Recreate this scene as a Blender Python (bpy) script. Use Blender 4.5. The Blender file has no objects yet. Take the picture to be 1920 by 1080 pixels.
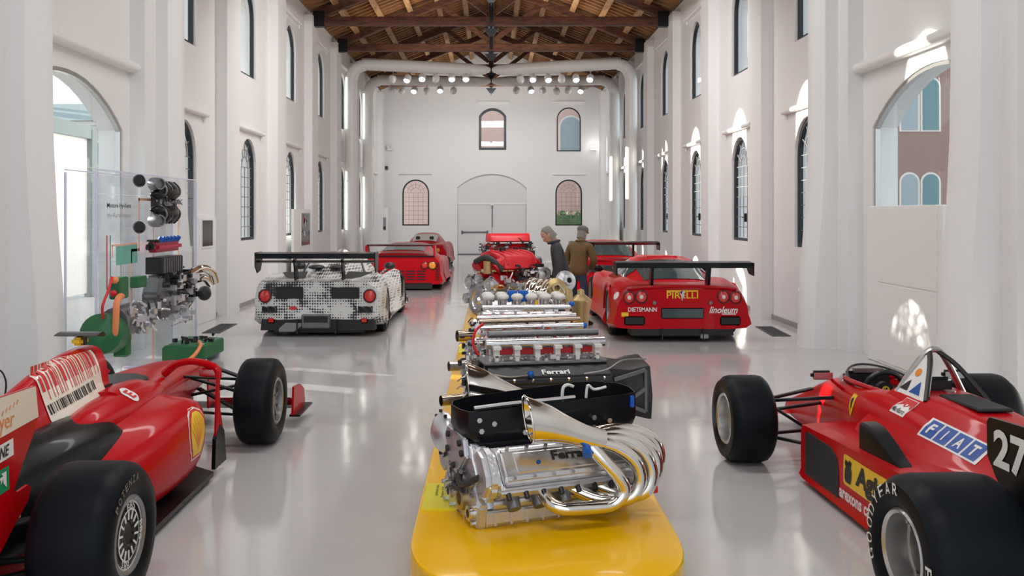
import bpy, bmesh, math, random
from mathutils import Vector, Matrix, geometry
from mathutils.bvhtree import BVHTree
random.seed(7)
PI = math.pi
S = bpy.context.scene
COL = S.collection
# ------------------------------------------------------------------ camera, sky, sun, exposure
cam_d = bpy.data.cameras.new('camera'); cam = bpy.data.objects.new('camera', cam_d); COL.objects.link(cam)
cam.location = (0, 0, 1.8); cam.rotation_euler = (PI/2, 0, 0)
cam_d.sensor_width = 36; cam_d.lens = 31.69; cam_d.shift_x = 0.0203; cam_d.shift_y = -0.0729
cam_d.clip_start = .05; cam_d.clip_end = 400
S.camera = cam
S.view_settings.view_transform = 'Standard'; S.view_settings.look = 'None'
S.view_settings.gamma = 1; S.view_settings.use_curve_mapping = False
S.view_settings.exposure = 0.25
W = bpy.data.worlds.new('sky'); S.world = W; W.use_nodes = True
wn = W.node_tree; wn.nodes.clear()
wo = wn.nodes.new('ShaderNodeOutputWorld'); wb = wn.nodes.new('ShaderNodeBackground')
wb.inputs[0].default_value = (.86, .93, 1, 1); wb.inputs[1].default_value = 1.25
wn.links.new(wb.outputs[0], wo.inputs[0])
sl = bpy.data.lights.new('sun', 'SUN'); sl.energy = 12.0; sl.angle = .006; sl.color = (1, .93, .82)
so = bpy.data.objects.new('sun', sl); COL.objects.link(so)
so.rotation_euler = Vector((1, -.426, -.25)).to_track_quat('-Z', 'Y').to_euler()
def area(name, loc, rot, sx, sy, power, color=(1, .985, .965)):
    l = bpy.data.lights.new(name, 'AREA'); l.shape = 'RECTANGLE'; l.size = sx; l.size_y = sy; l.energy = power; l.color = color
    o = bpy.data.objects.new(name, l); COL.objects.link(o); o.location = loc; o.rotation_euler = rot
    return o
# added fill lights at the height of the tie beams, brightening the hall
for k, (yy, tilt, pw) in enumerate(((1., .0, 130), (6.5, .0, 130), (11.5, .15, 130), (16.5, .6, 300))):
    area('fill_row', (0, yy, 6.6), (tilt, 0, 0), 5.5, .5, pw)
area('back_fill', (0, 33.7, 6.25), (.85, 0, 0), 6, .4, 170)  # unseen light added to brighten the back wall
for k, yy in enumerate((7., 15., 21., 26., 35.5)):
    area('roof_fill_row', (0, yy, 6.3), (PI, 0, 0), 5.5, .4, 90 if yy < 20 else (75 if yy == 26. else 45), (1, .9, .78))  # added upward fill for the roof, not fixtures of the hall

# ------------------------------------------------------------------ materials
def _mat(name):
    m = bpy.data.materials.new(name); m.use_nodes = True
    nt = m.node_tree; b = nt.nodes['Principled BSDF']
    return m, nt, b
def mat(name, col, rough=.5, metal=0., coat=0., emit=None, es=0., spec=.5, bump=0., bscale=40., var=0., vscale=6.):
    m, nt, b = _mat(name)
    b.inputs['Base Color'].default_value = (*col, 1); b.inputs['Roughness'].default_value = rough
    b.inputs['Metallic'].default_value = metal; b.inputs['Coat Weight'].default_value = coat
    b.inputs['Coat Roughness'].default_value = .05; b.inputs['Specular IOR Level'].default_value = spec
    if emit: b.inputs['Emission Color'].default_value = (*emit, 1); b.inputs['Emission Strength'].default_value = es
    if bump or var:
        tc = nt.nodes.new('ShaderNodeTexCoord')
    if bump:
        n = nt.nodes.new('ShaderNodeTexNoise'); n.inputs['Scale'].default_value = bscale; n.inputs['Detail'].default_value = 4
        bp = nt.nodes.new('ShaderNodeBump'); bp.inputs['Strength'].default_value = bump; bp.inputs['Distance'].default_value = .01
        nt.links.new(tc.outputs['Object'], n.inputs['Vector']); nt.links.new(n.outputs[0], bp.inputs['Height'])
        nt.links.new(bp.outputs[0], b.inputs['Normal'])
    if var:
        n = nt.nodes.new('ShaderNodeTexNoise'); n.inputs['Scale'].default_value = vscale; n.inputs['Detail'].default_value = 5
        mx = nt.nodes.new('ShaderNodeMix'); mx.data_type = 'RGBA'
        mx.inputs[6].default_value = (*[c*(1-var) for c in col], 1); mx.inputs[7].default_value = (*[min(1, c*(1+var)) for c in col], 1)
        nt.links.new(tc.outputs['Object'], n.inputs['Vector']); nt.links.new(n.outputs[0], mx.inputs[0])
        nt.links.new(mx.outputs[2], b.inputs['Base Color'])
    return m
def wood(name, c1, c2, sc=(2, 9, 9), rough=.7):
    m, nt, b = _mat(name); b.inputs['Roughness'].default_value = rough
    tc = nt.nodes.new('ShaderNodeTexCoord'); mp = nt.nodes.new('ShaderNodeMapping'); mp.inputs['Scale'].default_value = sc
    n = nt.nodes.new('ShaderNodeTexNoise'); n.inputs['Scale'].default_value = 1.6; n.inputs['Detail'].default_value = 7; n.inputs['Roughness'].default_value = .65
    r = nt.nodes.new('ShaderNodeValToRGB'); r.color_ramp.elements[0].position = .35; r.color_ramp.elements[1].position = .68
    r.color_ramp.elements[0].color = (*c1, 1); r.color_ramp.elements[1].color = (*c2, 1)
    nt.links.new(tc.outputs['Object'], mp.inputs[0]); nt.links.new(mp.outputs[0], n.inputs['Vector'])
    nt.links.new(n.outputs[0], r.inputs[0]); nt.links.new(r.outputs[0], b.inputs['Base Color'])
    bp = nt.nodes.new('ShaderNodeBump'); bp.inputs['Strength'].default_value = .3
    nt.links.new(n.outputs[0], bp.inputs['Height']); nt.links.new(bp.outputs[0], b.inputs['Normal'])
    return m
def glass(name, tint=(.93, .97, .97), refl=.12, rough=.0, body=None, bw=0.):
    m = bpy.data.materials.new(name); m.use_nodes = True; nt = m.node_tree; nt.nodes.clear()
    o = nt.nodes.new('ShaderNodeOutputMaterial'); t = nt.nodes.new('ShaderNodeBsdfTransparent'); g = nt.nodes.new('ShaderNodeBsdfGlossy')
    t.inputs[0].default_value = (*tint, 1); g.inputs['Roughness'].default_value = rough
    f = nt.nodes.new('ShaderNodeLayerWeight'); f.inputs[0].default_value = .5
    pw = nt.nodes.new('ShaderNodeMath'); pw.operation = 'POWER'; pw.inputs[1].default_value = 5; nt.links.new(f.outputs['Facing'], pw.inputs[0])
    mx = nt.nodes.new('ShaderNodeMixShader'); nt.links.new(t.outputs[0], mx.inputs[1]); nt.links.new(g.outputs[0], mx.inputs[2])
    mul = nt.nodes.new('ShaderNodeMath'); mul.operation = 'MULTIPLY_ADD'; mul.inputs[1].default_value = .55; mul.inputs[2].default_value = refl*.3
    nt.links.new(pw.outputs[0], mul.inputs[0]); nt.links.new(mul.outputs[0], mx.inputs[0])
    last = mx
    if body:
        d = nt.nodes.new('ShaderNodeBsdfDiffuse'); d.inputs[0].default_value = (*body, 1)
        m2 = nt.nodes.new('ShaderNodeMixShader'); m2.inputs[0].default_value = bw
        nt.links.new(mx.outputs[0], m2.inputs[1]); nt.links.new(d.outputs[0], m2.inputs[2]); last = m2
    nt.links.new(last.outputs[0], o.inputs[0])
    return m
M = {}
M['wall'] = mat('wall_plaster', (.79, .785, .785), .6, var=.025, vscale=1.5, bump=.08, bscale=60)
M['white'] = mat('white_paint', (.82, .81, .80), .4)
M['duct'] = mat('white_duct', (.83, .82, .80), .35)
M['frame'] = mat('window_frame_bronze', (.018, .022, .028), .35, .4)
M['pane'] = glass('window_glass')
M['bar'] = mat('leading', (.20, .19, .20), .5)
M['wood_d'] = wood('old_beam_wood', (.04, .012, .005), (.16, .055, .022))
M['wood_l'] = wood('purlin_wood', (.26, .135, .05), (.50, .30, .13), (9, 1.2, 9))
M['wood_r'] = wood('rafter_wood', (.20, .085, .028), (.46, .23, .085))
M['deck'] = wood('roof_boards', (.022, .008, .004), (.065, .024, .010), (3, 12, 3))
M['iron'] = mat('black_iron', (.016, .017, .02), .45, .6)
M['steel'] = mat('brushed_steel', (.55, .54, .52), .3, 1)
M['grate'] = mat('grate_metal', (.09, .09, .10), .5, .5)
M['lampon'] = mat('lamp_lit', (1, 1, 1), .3, emit=(1, .97, .92), es=14)
M['lampglass'] = mat('lamp_housing', (.80, .80, .80), .2)
M['chrome'] = mat('polished_steel', (.82, .80, .76), .07, 1)
M['black'] = mat('black_plastic', (.012, .012, .014), .38)
M['screen'] = mat('dark_screen', (.035, .03, .028), .12)
M['alu_d'] = mat('cast_dark', (.20, .20, .21), .4, .7, bump=.2, bscale=70, var=.2, vscale=14)
M['alu'] = mat('cast_aluminium', (.66, .66, .69), .32, .85, bump=.15, bscale=70, var=.12, vscale=12)
M['door'] = mat('door_paint', (.70, .69, .70), .4)

# ------------------------------------------------------------------ geometry helpers
class G:
    def __init__(s, m=None): s.v = []; s.f = []; s.m = m or Matrix.Identity(4)
    def add(s, vs, fs):
        o = len(s.v); s.v += [tuple(s.m @ Vector(p)) for p in vs]; s.f += [tuple(i+o for i in f) for f in fs]; return s
    def box(s, c, d, rot=None):
        x, y, z = [k/2 for k in d]; r = rot.to_3x3() if rot else None
        vs = [Vector((i*x, j*y, k*z)) for i in (-1, 1) for j in (-1, 1) for k in (-1, 1)]
        if r: vs = [r @ p for p in vs]
        return s.add([p+Vector(c) for p in vs], [(0, 1, 3, 2), (4, 6, 7, 5), (0, 4, 5, 1), (2, 3, 7, 6), (0, 2, 6, 4), (1, 5, 7, 3)])
    def beam(s, a, b, w, h, up=(0, 0, 1)):
        a, b = Vector(a), Vector(b); d = b-a; L = d.length; d.normalize()
        x = d.cross(Vector(up)); x.normalize(); z = x.cross(d)
        vs = []
        for t in (a, b):
            for i, k in ((-1, -1), (1, -1), (1, 1), (-1, 1)): vs.append(t + x*(i*w/2) + z*(k*h/2))
        return s.add(vs, [(3, 2, 1, 0), (4, 5, 6, 7), (0, 1, 5, 4), (1, 2, 6, 5), (2, 3, 7, 6), (3, 0, 4, 7)])
    def loft(s, rings, close=True, cap=True):
        n = len(rings[0]); vs = [p for r in rings for p in r]; fs = []
        for i in range(len(rings)-1):
            for j in range(n if close else n-1):
                a = i*n+j; b = i*n+(j+1) % n; fs.append((a, b, b+n, a+n))
        if cap and close:
            fs.append(tuple(range(n-1, -1, -1))); fs.append(tuple((len(rings)-1)*n+j for j in range(n)))
        return s.add(vs, fs)
    def cyl(s, a, b, r, r2=None, n=12, cap=True):
        return s.tube([a, b], [r, r if r2 is None else r2], n, False, cap)
    def tube(s, path, r, n=8, smooth=True, cap=True, sub=5):
        path = [Vector(p) for p in path]; rs = list(r) if isinstance(r, (list, tuple)) else [r]*len(path)
        if smooth and len(path) > 2:
            path = cr(path, sub); rs = [v[0] for v in cr([Vector((q, 0, 0)) for q in rs], sub)]
        rings = []; pz = None
        for i, p in enumerate(path):
            t = (path[min(i+1, len(path)-1)]-path[max(i-1, 0)]).normalized()
            if pz is None:
                ref = Vector((0, 0, 1)) if abs(t.z) < .9 else Vector((1, 0, 0)); x = t.cross(ref).normalized()
            else:
                x = (pz - t*pz.dot(t))
                x = x.normalized() if x.length > 1e-6 else t.orthogonal().normalized()
            pz = x; y = t.cross(x)
            rings.append([p+(x*math.cos(2*PI*k/n)+y*math.sin(2*PI*k/n))*rs[i] for k in range(n)])
        return s.loft(rings, True, cap)
    def lathe(s, prof, o=(0, 0, 0), ax=(0, 0, 1), n=24, closed=False):
        o = Vector(o); a = Vector(ax).normalized(); ref = Vector((0, 0, 1)) if abs(a.z) < .9 else Vector((1, 0, 0))
        x = ref.cross(a).normalized(); y = a.cross(x); rings = []
        for r, h in prof: rings.append([o+a*h+(x*math.cos(2*PI*k/n)+y*math.sin(2*PI*k/n))*r for k in range(n)])
        if closed: rings.append(rings[0])
        return s.loft(rings, True, False)
    def sph(s, c, r, n=10, m=6, sc=(1, 1, 1)):
        rings = []
        for i in range(1, m):
            a = PI*i/m; rings.append([Vector(c)+Vector((r*sc[0]*math.sin(a)*math.cos(2*PI*k/n), r*sc[1]*math.sin(a)*math.sin(2*PI*k/n), r*sc[2]*math.cos(a))) for k in range(n)])
        return s.loft(rings[::-1], True, True)
    def prism(s, poly, f, d):
        """poly 2d list, f maps (u,v)->Vector, d extrusion vector"""
        d = Vector(d); a = [f(*p) for p in poly]; n = len(a)
        vs = a+[p+d for p in a]
        fs = [tuple(range(n-1, -1, -1)), tuple(range(n, 2*n))]+[(i, (i+1) % n, (i+1) % n+n, i+n) for i in range(n)]
        return s.add(vs, fs)
    def mesh(s, name, sm=35, bev=0., seg=1):
        me = bpy.data.meshes.new(name); me.from_pydata(s.v, [], s.f)
        bm = bmesh.new(); bm.from_mesh(me); bmesh.ops.recalc_face_normals(bm, faces=bm.faces)
        if bev: bmesh.ops.bevel(bm, geom=[e for e in bm.edges if len(e.link_faces) == 2 and e.calc_face_angle(0) > .6], offset=bev, segments=seg, affect='EDGES', clamp_overlap=True)
        bm.to_mesh(me); bm.free()
        if sm:
            for p in me.polygons: p.use_smooth = True
            me.set_sharp_from_angle(angle=math.radians(sm))
        return me
def cr(pts, sub, closed=False):
    out = []; n = len(pts)
    for i in range(n if closed else n-1):
        if closed: p0, p1, p2, p3 = pts[i-1], pts[i], pts[(i+1) % n], pts[(i+2) % n]
        else: p0, p1, p2, p3 = pts[max(i-1, 0)], pts[i], pts[i+1], pts[min(i+2, n-1)]
        for k in range(sub):
            t = k/sub; out.append(.5*((2*p1)+(p2-p0)*t+(2*p0-5*p1+4*p2-p3)*t*t+(3*p1-p0-3*p2+p3)*t**3))
    if not closed: out.append(pts[-1].copy())
    return out
def link(name, me, m=None, parent=None, loc=None, rot=None, label=None):
    if m is not None and not me.materials: me.materials.append(M[m] if isinstance(m, str) else m)
    o = bpy.data.objects.new(name, me); COL.objects.link(o)
    if parent: o.parent = parent
    if loc is not None: o.location = loc
    if rot is not None: o.rotation_euler = rot
    if label: o['label'] = label
    return o
def part(name, g, m, parent=None, sm=35, bev=0., seg=1, label=None):
    return link(name, g.mesh(name, sm, bev, seg), m, parent, label=label)
def struct(name, g, m, sm=0, bev=0.):
    o = part(name, g, m, None, sm, bev); o['kind'] = 'structure'; return o
def tag(o, label, cat, group=None):
    o['label'] = label; o['category'] = cat
    if group: o['group'] = group
    return o
def thing(name, label, cat, loc=(0, 0, 0), rz=0., group=None, kind=None):
    o = bpy.data.objects.new(name, None); COL.objects.link(o); o.location = loc; o.rotation_euler = (0, 0, rz)
    if kind: o['kind'] = kind
    else: tag(o, label, cat, group)
    return o
ORD = ['first', 'second', 'third', 'fourth', 'fifth', 'sixth', 'seventh', 'eighth', 'ninth', 'tenth', 'eleventh', 'twelfth', 'thirteenth', 'fourteenth']
_tc = {}
def text2d(s, shear=0., bold=0., space=1.):
    key = (s, shear, bold, space)
    if key not in _tc:
        c = bpy.data.curves.new('t', 'FONT'); c.body = s; c.size = 1; c.shear = shear; c.offset = bold; c.space_character = space; c.resolution_u = 3
        o = bpy.data.objects.new('t', c); COL.objects.link(o); bpy.context.view_layer.update()
        me = bpy.data.meshes.new_from_object(o.evaluated_get(bpy.context.evaluated_depsgraph_get()))
        vs = [tuple(v.co)[:2] for v in me.vertices]; fs = [tuple(p.vertices) for p in me.polygons]
        bpy.data.objects.remove(o); bpy.data.curves.remove(c); bpy.data.meshes.remove(me)
        x0 = min(v[0] for v in vs); x1 = max(v[0] for v in vs); y0 = min(v[1] for v in vs); y1 = max(v[1] for v in vs)
        _tc[key] = ([((x-(x0+x1)/2)/(x1-x0), (y-(y0+y1)/2)/(y1-y0)) for x, y in vs], fs)
    return _tc[key]
def bvh_of(objs):
    vs = []; fs = []
    for o in objs:
        k = len(vs); vs += [v.co.copy() for v in o.data.vertices]; fs += [[i+k for i in p.vertices] for p in o.data.polygons]
    return BVHTree.FromPolygons(vs, fs)
def decal(name, shape, o, u, v, m, parent, on=None, w=1., h=1., off=.003, sub=.05, thick=0., label=None):
    """flat print: 2d faces scaled (w,h), laid at o with axes u,v; projected onto the bvh `on` along u x v"""
    vs, fs = shape; o, u, v = Vector(o), Vector(u).normalized(), Vector(v).normalized(); nrm = u.cross(v).normalized(); v = nrm.cross(u)
    bm = bmesh.new(); bvs = [bm.verts.new((x*w, y*h, 0)) for x, y in vs]
    for f in fs:
        try: bm.faces.new([bvs[i] for i in f])
        except ValueError: pass
    if on:
        bmesh.ops.triangulate(bm, faces=bm.faces)
        for _ in range(5):
            es = [e for e in bm.edges if e.calc_length() > sub]
            if not es: break
            bmesh.ops.subdivide_edges(bm, edges=es, cuts=1); bmesh.ops.triangulate(bm, faces=bm.faces)
    for q in bm.verts:
        p = o+u*q.co.x+v*q.co.y
        if on:
            hit = on.ray_cast(p+nrm*1.3, -nrm, 2.2)
            p = hit[0]+nrm*off if hit[0] else p+nrm*off
        else: p = p+nrm*off
        q.co = p
    me = bpy.data.meshes.new(name); bm.to_mesh(me); bm.free()
    return link(name, me, m, parent, label=label)
def rect2d(): return ([(-.5, -.5), (.5, -.5), (.5, .5), (-.5, .5)], [(0, 1, 2, 3)])
def disc2d(n=24): return ([(.5*math.cos(2*PI*k/n), .5*math.sin(2*PI*k/n)) for k in range(n)], [tuple(range(n))])
def ring2d(r=.8, n=28):
    vs = [(.5*math.cos(2*PI*k/n), .5*math.sin(2*PI*k/n)) for k in range(n)]+[(r*.5*math.cos(2*PI*k/n), r*.5*math.sin(2*PI*k/n)) for k in range(n)]
    return (vs, [(k, (k+1) % n, n+(k+1) % n, n+k) for k in range(n)])
def poly2d(pts): return (pts, [tuple(range(len(pts)))])
def rrect2d(r=.15, asp=1., n=4):
    pts = []
    for cx, cy, a0 in ((.5, .5, 0), (-.5, .5, 90), (-.5, -.5, 180), (.5, -.5, 270)):
        rx, ry = r/asp if asp > 1 else r, r if asp > 1 else r*asp
        for k in range(n+1):
            a = math.radians(a0+90*k/n); pts.append((cx-math.copysign(rx, cx)+rx*math.cos(a), cy-math.copysign(ry, cy)+ry*math.sin(a)))
    return poly2d(pts)
def arch(w, z0, z1, n=12, rise=None):
    """outline of an arched opening, centred on u=0"""
    r = w/2 if rise is None else rise
    if rise is None or rise >= w/2-1e-6:
        top = [(w/2*math.cos(PI*k/n), z1-r+r*math.sin(PI*k/n)) for k in range(n+1)]
    else:
        R = (w*w/4+rise*rise)/(2*rise); a = math.asin(w/2/R)
        top = [(R*math.sin(a-2*a*k/n), z1-R+R*math.cos(a-2*a*k/n)) for k in range(n+1)]
    return [(-w/2, z0), (w/2, z0)]+top
def boolcut(o, cutters):
    bpy.context.view_layer.update()
    tmp = []
    for g in cutters:
        c = bpy.data.objects.new('cutter', g.mesh('cutter', 0)); COL.objects.link(c); c.parent = o.parent; tmp.append(c)
        md = o.modifiers.new('b', 'BOOLEAN'); md.object = c; md.operation = 'DIFFERENCE'; md.solver = 'EXACT'
    bpy.context.view_layer.update()
    me = bpy.data.meshes.new_from_object(o.evaluated_get(bpy.context.evaluated_depsgraph_get()))
    o.modifiers.clear(); o.data = me
    me.set_sharp_from_angle(angle=math.radians(35))
    for c in tmp: bpy.data.objects.remove(c)
# ------------------------------------------------------------------ the room
XW = 4.8; Y0, Y1 = -5.0, 39.3; BAY = 3.74; ZT = 7.12; TH = .32
def deckz(x): return 9.11-.4*abs(x)
m, nt, b = _mat('floor_resin')
b.inputs['Roughness'].default_value = .12; b.inputs['Coat Weight'].default_value = .25; b.inputs['Coat Roughness'].default_value = .08
tc = nt.nodes.new('ShaderNodeTexCoord')
n1 = nt.nodes.new('ShaderNodeTexNoise'); n1.inputs['Scale'].default_value = .5; n1.inputs['Detail'].default_value = 3
mx = nt.nodes.new('ShaderNodeMix'); mx.data_type = 'RGBA'; mx.inputs[6].default_value = (.50, .495, .505, 1); mx.inputs[7].default_value = (.58, .565, .565, 1)
n2 = nt.nodes.new('ShaderNodeTexNoise'); n2.inputs['Scale'].default_value = 2.2; n2.inputs['Detail'].default_value = 2
bp = nt.nodes.new('ShaderNodeBump'); bp.inputs['Strength'].default_value = .035; bp.inputs['Distance'].default_value = .1
nt.links.new(tc.outputs['Object'], n1.inputs[0]); nt.links.new(n1.outputs[0], mx.inputs[0]); nt.links.new(mx.outputs[2], b.inputs['Base Color'])
nt.links.new(tc.outputs['Object'], n2.inputs[0]); nt.links.new(n2.outputs[0], bp.inputs['Height']); nt.links.new(bp.outputs[0], b.inputs['Normal'])
M['floor'] = m
struct('floor', G().box((0, (Y0+Y1)/2, -.1), (2*XW+.8, Y1-Y0+.8, .2)), 'floor')
BIGL, BIGR = 10.2, 9.8
WCL = [14.11+BAY*k for k in range(7)]     # window centres, left wall
WCR = [13.70+BAY*k for k in range(7)]
LOW, UPP = (1.14, 1.27, 3.28), (1.14, 4.51, 6.30)
BIG = 3.1
def wall_with_holes(g, u0, u1, z0, z1, holes, f, dep):
    outer = [Vector((u0, z0, 0)), Vector((u1, z0, 0)), Vector((u1, z1, 0)), Vector((u0, z1, 0))]
    loops = [outer]+[[Vector((p[0], p[1], 0)) for p in h] for h in holes]
    tri = geometry.tessellate_polygon(loops); pts = [p for l in loops for p in l]
    g.add([f(p.x, p.y) for p in pts], [tuple(t) for t in tri])
    for h in holes:
        n = len(h); a = [f(*p) for p in h]; bb = [p+dep for p in a]
        g.add(a+bb, [(i, (i+1) % n, (i+1) % n+n, i+n) for i in range(n)])
def sh(pts, c): return [(p[0]+c, p[1]) for p in pts]
BIGZ = .08
for side, cs, cbig in ((-1, WCL, BIGL), (1, WCR, BIGR)):
    g = G(); f = lambda u, z, s=side: Vector((s*XW, u, z)); dep = Vector((side*TH, 0, 0))
    e = cs[0]-BAY/2
    wall_with_holes(g, Y0, e-.02*0-4.2, 0, ZT, [], f, dep)
    wall_with_holes(g, e-4.2, e, 0, ZT, [sh(arch(BIG, BIGZ, 3.44, 14, .56), cbig)], f, dep)
    for k, c in enumerate(cs):
        u1 = c+BAY/2 if k < len(cs)-1 else Y1
        wall_with_holes(g, c-BAY/2, u1, 0, ZT, [sh(arch(*LOW), c), sh(arch(*UPP), c)], f, dep)
    # pilasters
    off = 15.7 if side < 0 else 15.36; wd = .78 if side < 0 else .66
    for k in range(-3, 7):
        ya = off+BAY*k
        if ya+wd > Y1: wd2 = Y1-ya
        else: wd2 = wd
        if wd2 < .1 or ya < Y0: continue
        g.box((side*(4.6+.1), ya+wd2/2, ZT/2-.1), (.2, wd2, ZT-.2))
    struct('wall_left' if side < 0 else 'wall_right', g, 'wall')
# flared columns (boxed risers) in front of the near pilasters
for side, ys in ((-1, (12.35, 8.55)), (1, (11.95, 8.15))):
    for k, ya in enumerate(ys):
        rings = []
        for z, xf in ((0, 4.15), (.5, 4.165), (1.1, 4.20), (1.8, 4.255), (2.5, 4.29), (3.2, 4.30), (6.9, 4.30)):
            y0, y1, c = ya, ya+.42, .13
            rings.append([Vector((side*x, y, z)) for x, y in ((4.61, y0), (xf+c, y0), (xf+.02, y0+c), (xf, y0+c+.05), (xf, y1-c), (xf+c, y1), (4.61, y1))])
        struct('trim_%d' % (1+k+(0 if side < 0 else 2)), G().loft(rings), 'wall', 30)
# back wall with gable
g = G(); f = lambda u, z: Vector((u, Y1, z)); dep = Vector((0, TH, 0))
XB = -.02
bw = [(-.62+XB+.66, UPP), (3.37, UPP), (-3.27, LOW), (3.38, LOW)]
outer_h = [sh(arch(1.2, 4.56, 6.39, 12, .36), .06), sh(arch(1.05, 4.5, 6.42), 3.38), sh(arch(1.17, 1.265, 3.28), -3.29), sh(arch(1.17, 1.265, 3.28), 3.38), sh(arch(3.02, 0, 3.52, 14, .60), .03)]
gab = [(-XW, 0), (XW, 0), (XW, deckz(XW)), (0, deckz(0)), (-XW, deckz(XW))]
loops = [[Vector((*p, 0)) for p in gab]]+[[Vector((*p, 0)) for p in h] for h in outer_h]
tri = geometry.tessellate_polygon(loops); pts = [p for l in loops for p in l]
g.add([f(p.x, p.y) for p in pts], [tuple(t) for t in tri])
for h in outer_h:
    n = len(h); a = [f(*p) for p in h]; g.add(a+[p+dep for p in a], [(i, (i+1) % n, (i+1) % n+n, i+n) for i in range(n)])
struct('wall_back', g, 'wall')
# baseboards
M['base'] = mat('grey_baseboard', (.30, .29, .30), .5)
for side, nm in ((-1, 'left'), (1, 'right')):
    struct('baseboard_'+nm, G().box((side*(XW-.012), 14+12.6, .04), (.024, 25.2, .08)), 'base')
# roof: deck + rafters + purlins as parts of the ceiling
g = G()
for s in (-1, 1):
    p = [(0, deckz(0)), (s*5.3, deckz(5.3)), (s*5.3, deckz(5.3)+.06), (0, deckz(0)+.06)]
    g.prism(p, lambda u, z: Vector((u, Y0, z)), (0, Y1-Y0+.5, 0))
ceil = struct('ceiling', g, 'deck')
raf = {}
for s in (-1, 1):
    me = G().beam((0, 0, deckz(0)-.045), (s*4.78, 0, deckz(4.78)-.045), .075, .09).mesh('rafter', 0)
    for k in range(86):
        link('rafter', me, 'wood_r', ceil, (0, 9.3+.347*k, 0))
pur = G().box((0, (9+Y1)/2, 0), (.16, Y1-9, .17)).mesh('purlin', 0)
for s in (-1, 1):
    for k in range(5):
        x = s*(.86+.8*k); link('purlin', pur, 'wood_l', ceil, (x, 0, deckz(x)-.175), (0, s*math.atan(.4), 0))
link('ridge_beam', G().box((0, (9+Y1)/2, deckz(0)-.2), (.16, Y1-9, .2)).mesh('ridge_beam', 0), 'wood_d', ceil)
# roof trusses
for k in range(7):
    y = 12.28+BAY*k
    if k == 0: y = 12.4
    t = thing('roof_truss', 'dark timber king-post roof truss with tie beam and struts, %s one from the camera' % ORD[k], 'roof truss', (0, y, 0), 0, 'timber roof trusses')
    part('tie_beam', G().box((0, 0, 6.80), (9.24, .2, .22)), 'wood_d', t, 0, .012)
    part('king_post', G().box((0, 0, 7.82), (.18, .17, 2.0)), 'wood_d', t, 0, .01)
    part('iron_strap', G().box((0, -.1, 7.35), (.1, .02, 1.25)).box((0, 0, 6.665), (.14, .26, .03)).cyl((0, 0, 6.66), (0, 0, 6.35), .028, .01, 8).add([(-.2, -.03, 6.62), (.2, -.03, 6.62), (.05, -.03, 6.42), (-.05, -.03, 6.42), (-.2, .03, 6.62), (.2, .03, 6.62), (.05, .03, 6.42), (-.05, .03, 6.42)], [(0, 1, 2, 3), (4, 5, 6, 7), (0, 1, 5, 4), (1, 2, 6, 5), (2, 3, 7, 6), (3, 0, 4, 7)]), 'iron', t, 0)
    for s in (-1, 1):
        part('principal_rafter', G().beam((s*4.55, 0, 6.98), (s*.06, 0, 8.72), .17, .22), 'wood_d', t, 0, .012)
        part('strut', G().beam((s*.08, 0, 7.02), (s*1.55, 0, 8.12), .12, .14), 'wood_d', t, 0, .008)
        part('heel_strap', G().box((s*4.48, 0, 6.86), (.30, .215, .40)), 'iron', t, 0, .01)
# windows
def frame_ring(poly, wdt):
    cx = sum(p[0] for p in poly)/len(poly); n = len(poly); ins = []
    for i in range(n):
        p, a, b = Vector(poly[i]), Vector(poly[i-1]), Vector(poly[(i+1) % n])
        e1 = (p-a).normalized(); e2 = (b-p).normalized(); n1 = Vector((-e1.y, e1.x)); n2 = Vector((-e2.y, e2.x))
        nn = (n1+n2); nn = nn/max(.3, nn.length_squared/2) if nn.length > 1e-6 else n1
        ins.append(tuple(p+nn*wdt))
    return ins
WN = [0]
WMESH = {}
def window(key, poly, f, outv, fw=.07, fd=.08, bars=None, handle=None, loc=(0, 0, 0), fm='frame', setb=.0):
    """f maps (u,z) into wall plane at window origin; outv: unit outward"""
    WN[0] += 1; outv = Vector(outv)
    if key not in WMESH:
        d = {}; ins = frame_ring(poly, fw); n = len(poly); g = G()
        a = [f(*p)+outv*setb for p in poly]; b = [f(*p)+outv*setb for p in ins]; c = [p+outv*fd for p in a]; e = [p+outv*fd for p in b]
        g.add(a+b+c+e, [q for i in range(n) for j in [(i+1) % n] for q in ((i, j, n+j, n+i), (n+i, n+j, 3*n+j, 3*n+i), (i, j, 2*n+j, 2*n+i), (2*n+i, 2*n+j, 3*n+j, 3*n+i))])
        d['f'] = g.mesh('frame', 0)
        g = G(); pp = [f(*p)+outv*(setb+fd*.6) for p in ins]; g.add(pp, [tuple(range(n))]); d['p'] = g.mesh('pane', 0)
        d['b'] = []
        for (ua, za), (ub, zb) in (bars or []):
            d['b'].append(G().beam(f(ua, za)+outv*(setb+fd*.5), f(ub, zb)+outv*(setb+fd*.5), .012, .012, up=outv).mesh('glazing_bar', 0))
        WMESH[key] = d
    d = WMESH[key]
    o = link('window_%d' % WN[0], d['f'], fm, None, loc); o['kind'] = 'structure'
    link('pane', d['p'], 'pane', o)
    for b in d['b']: link('glazing_bar', b, 'bar', o)
    if handle: link('handle', handle, 'frame', o)
    return o
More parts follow.
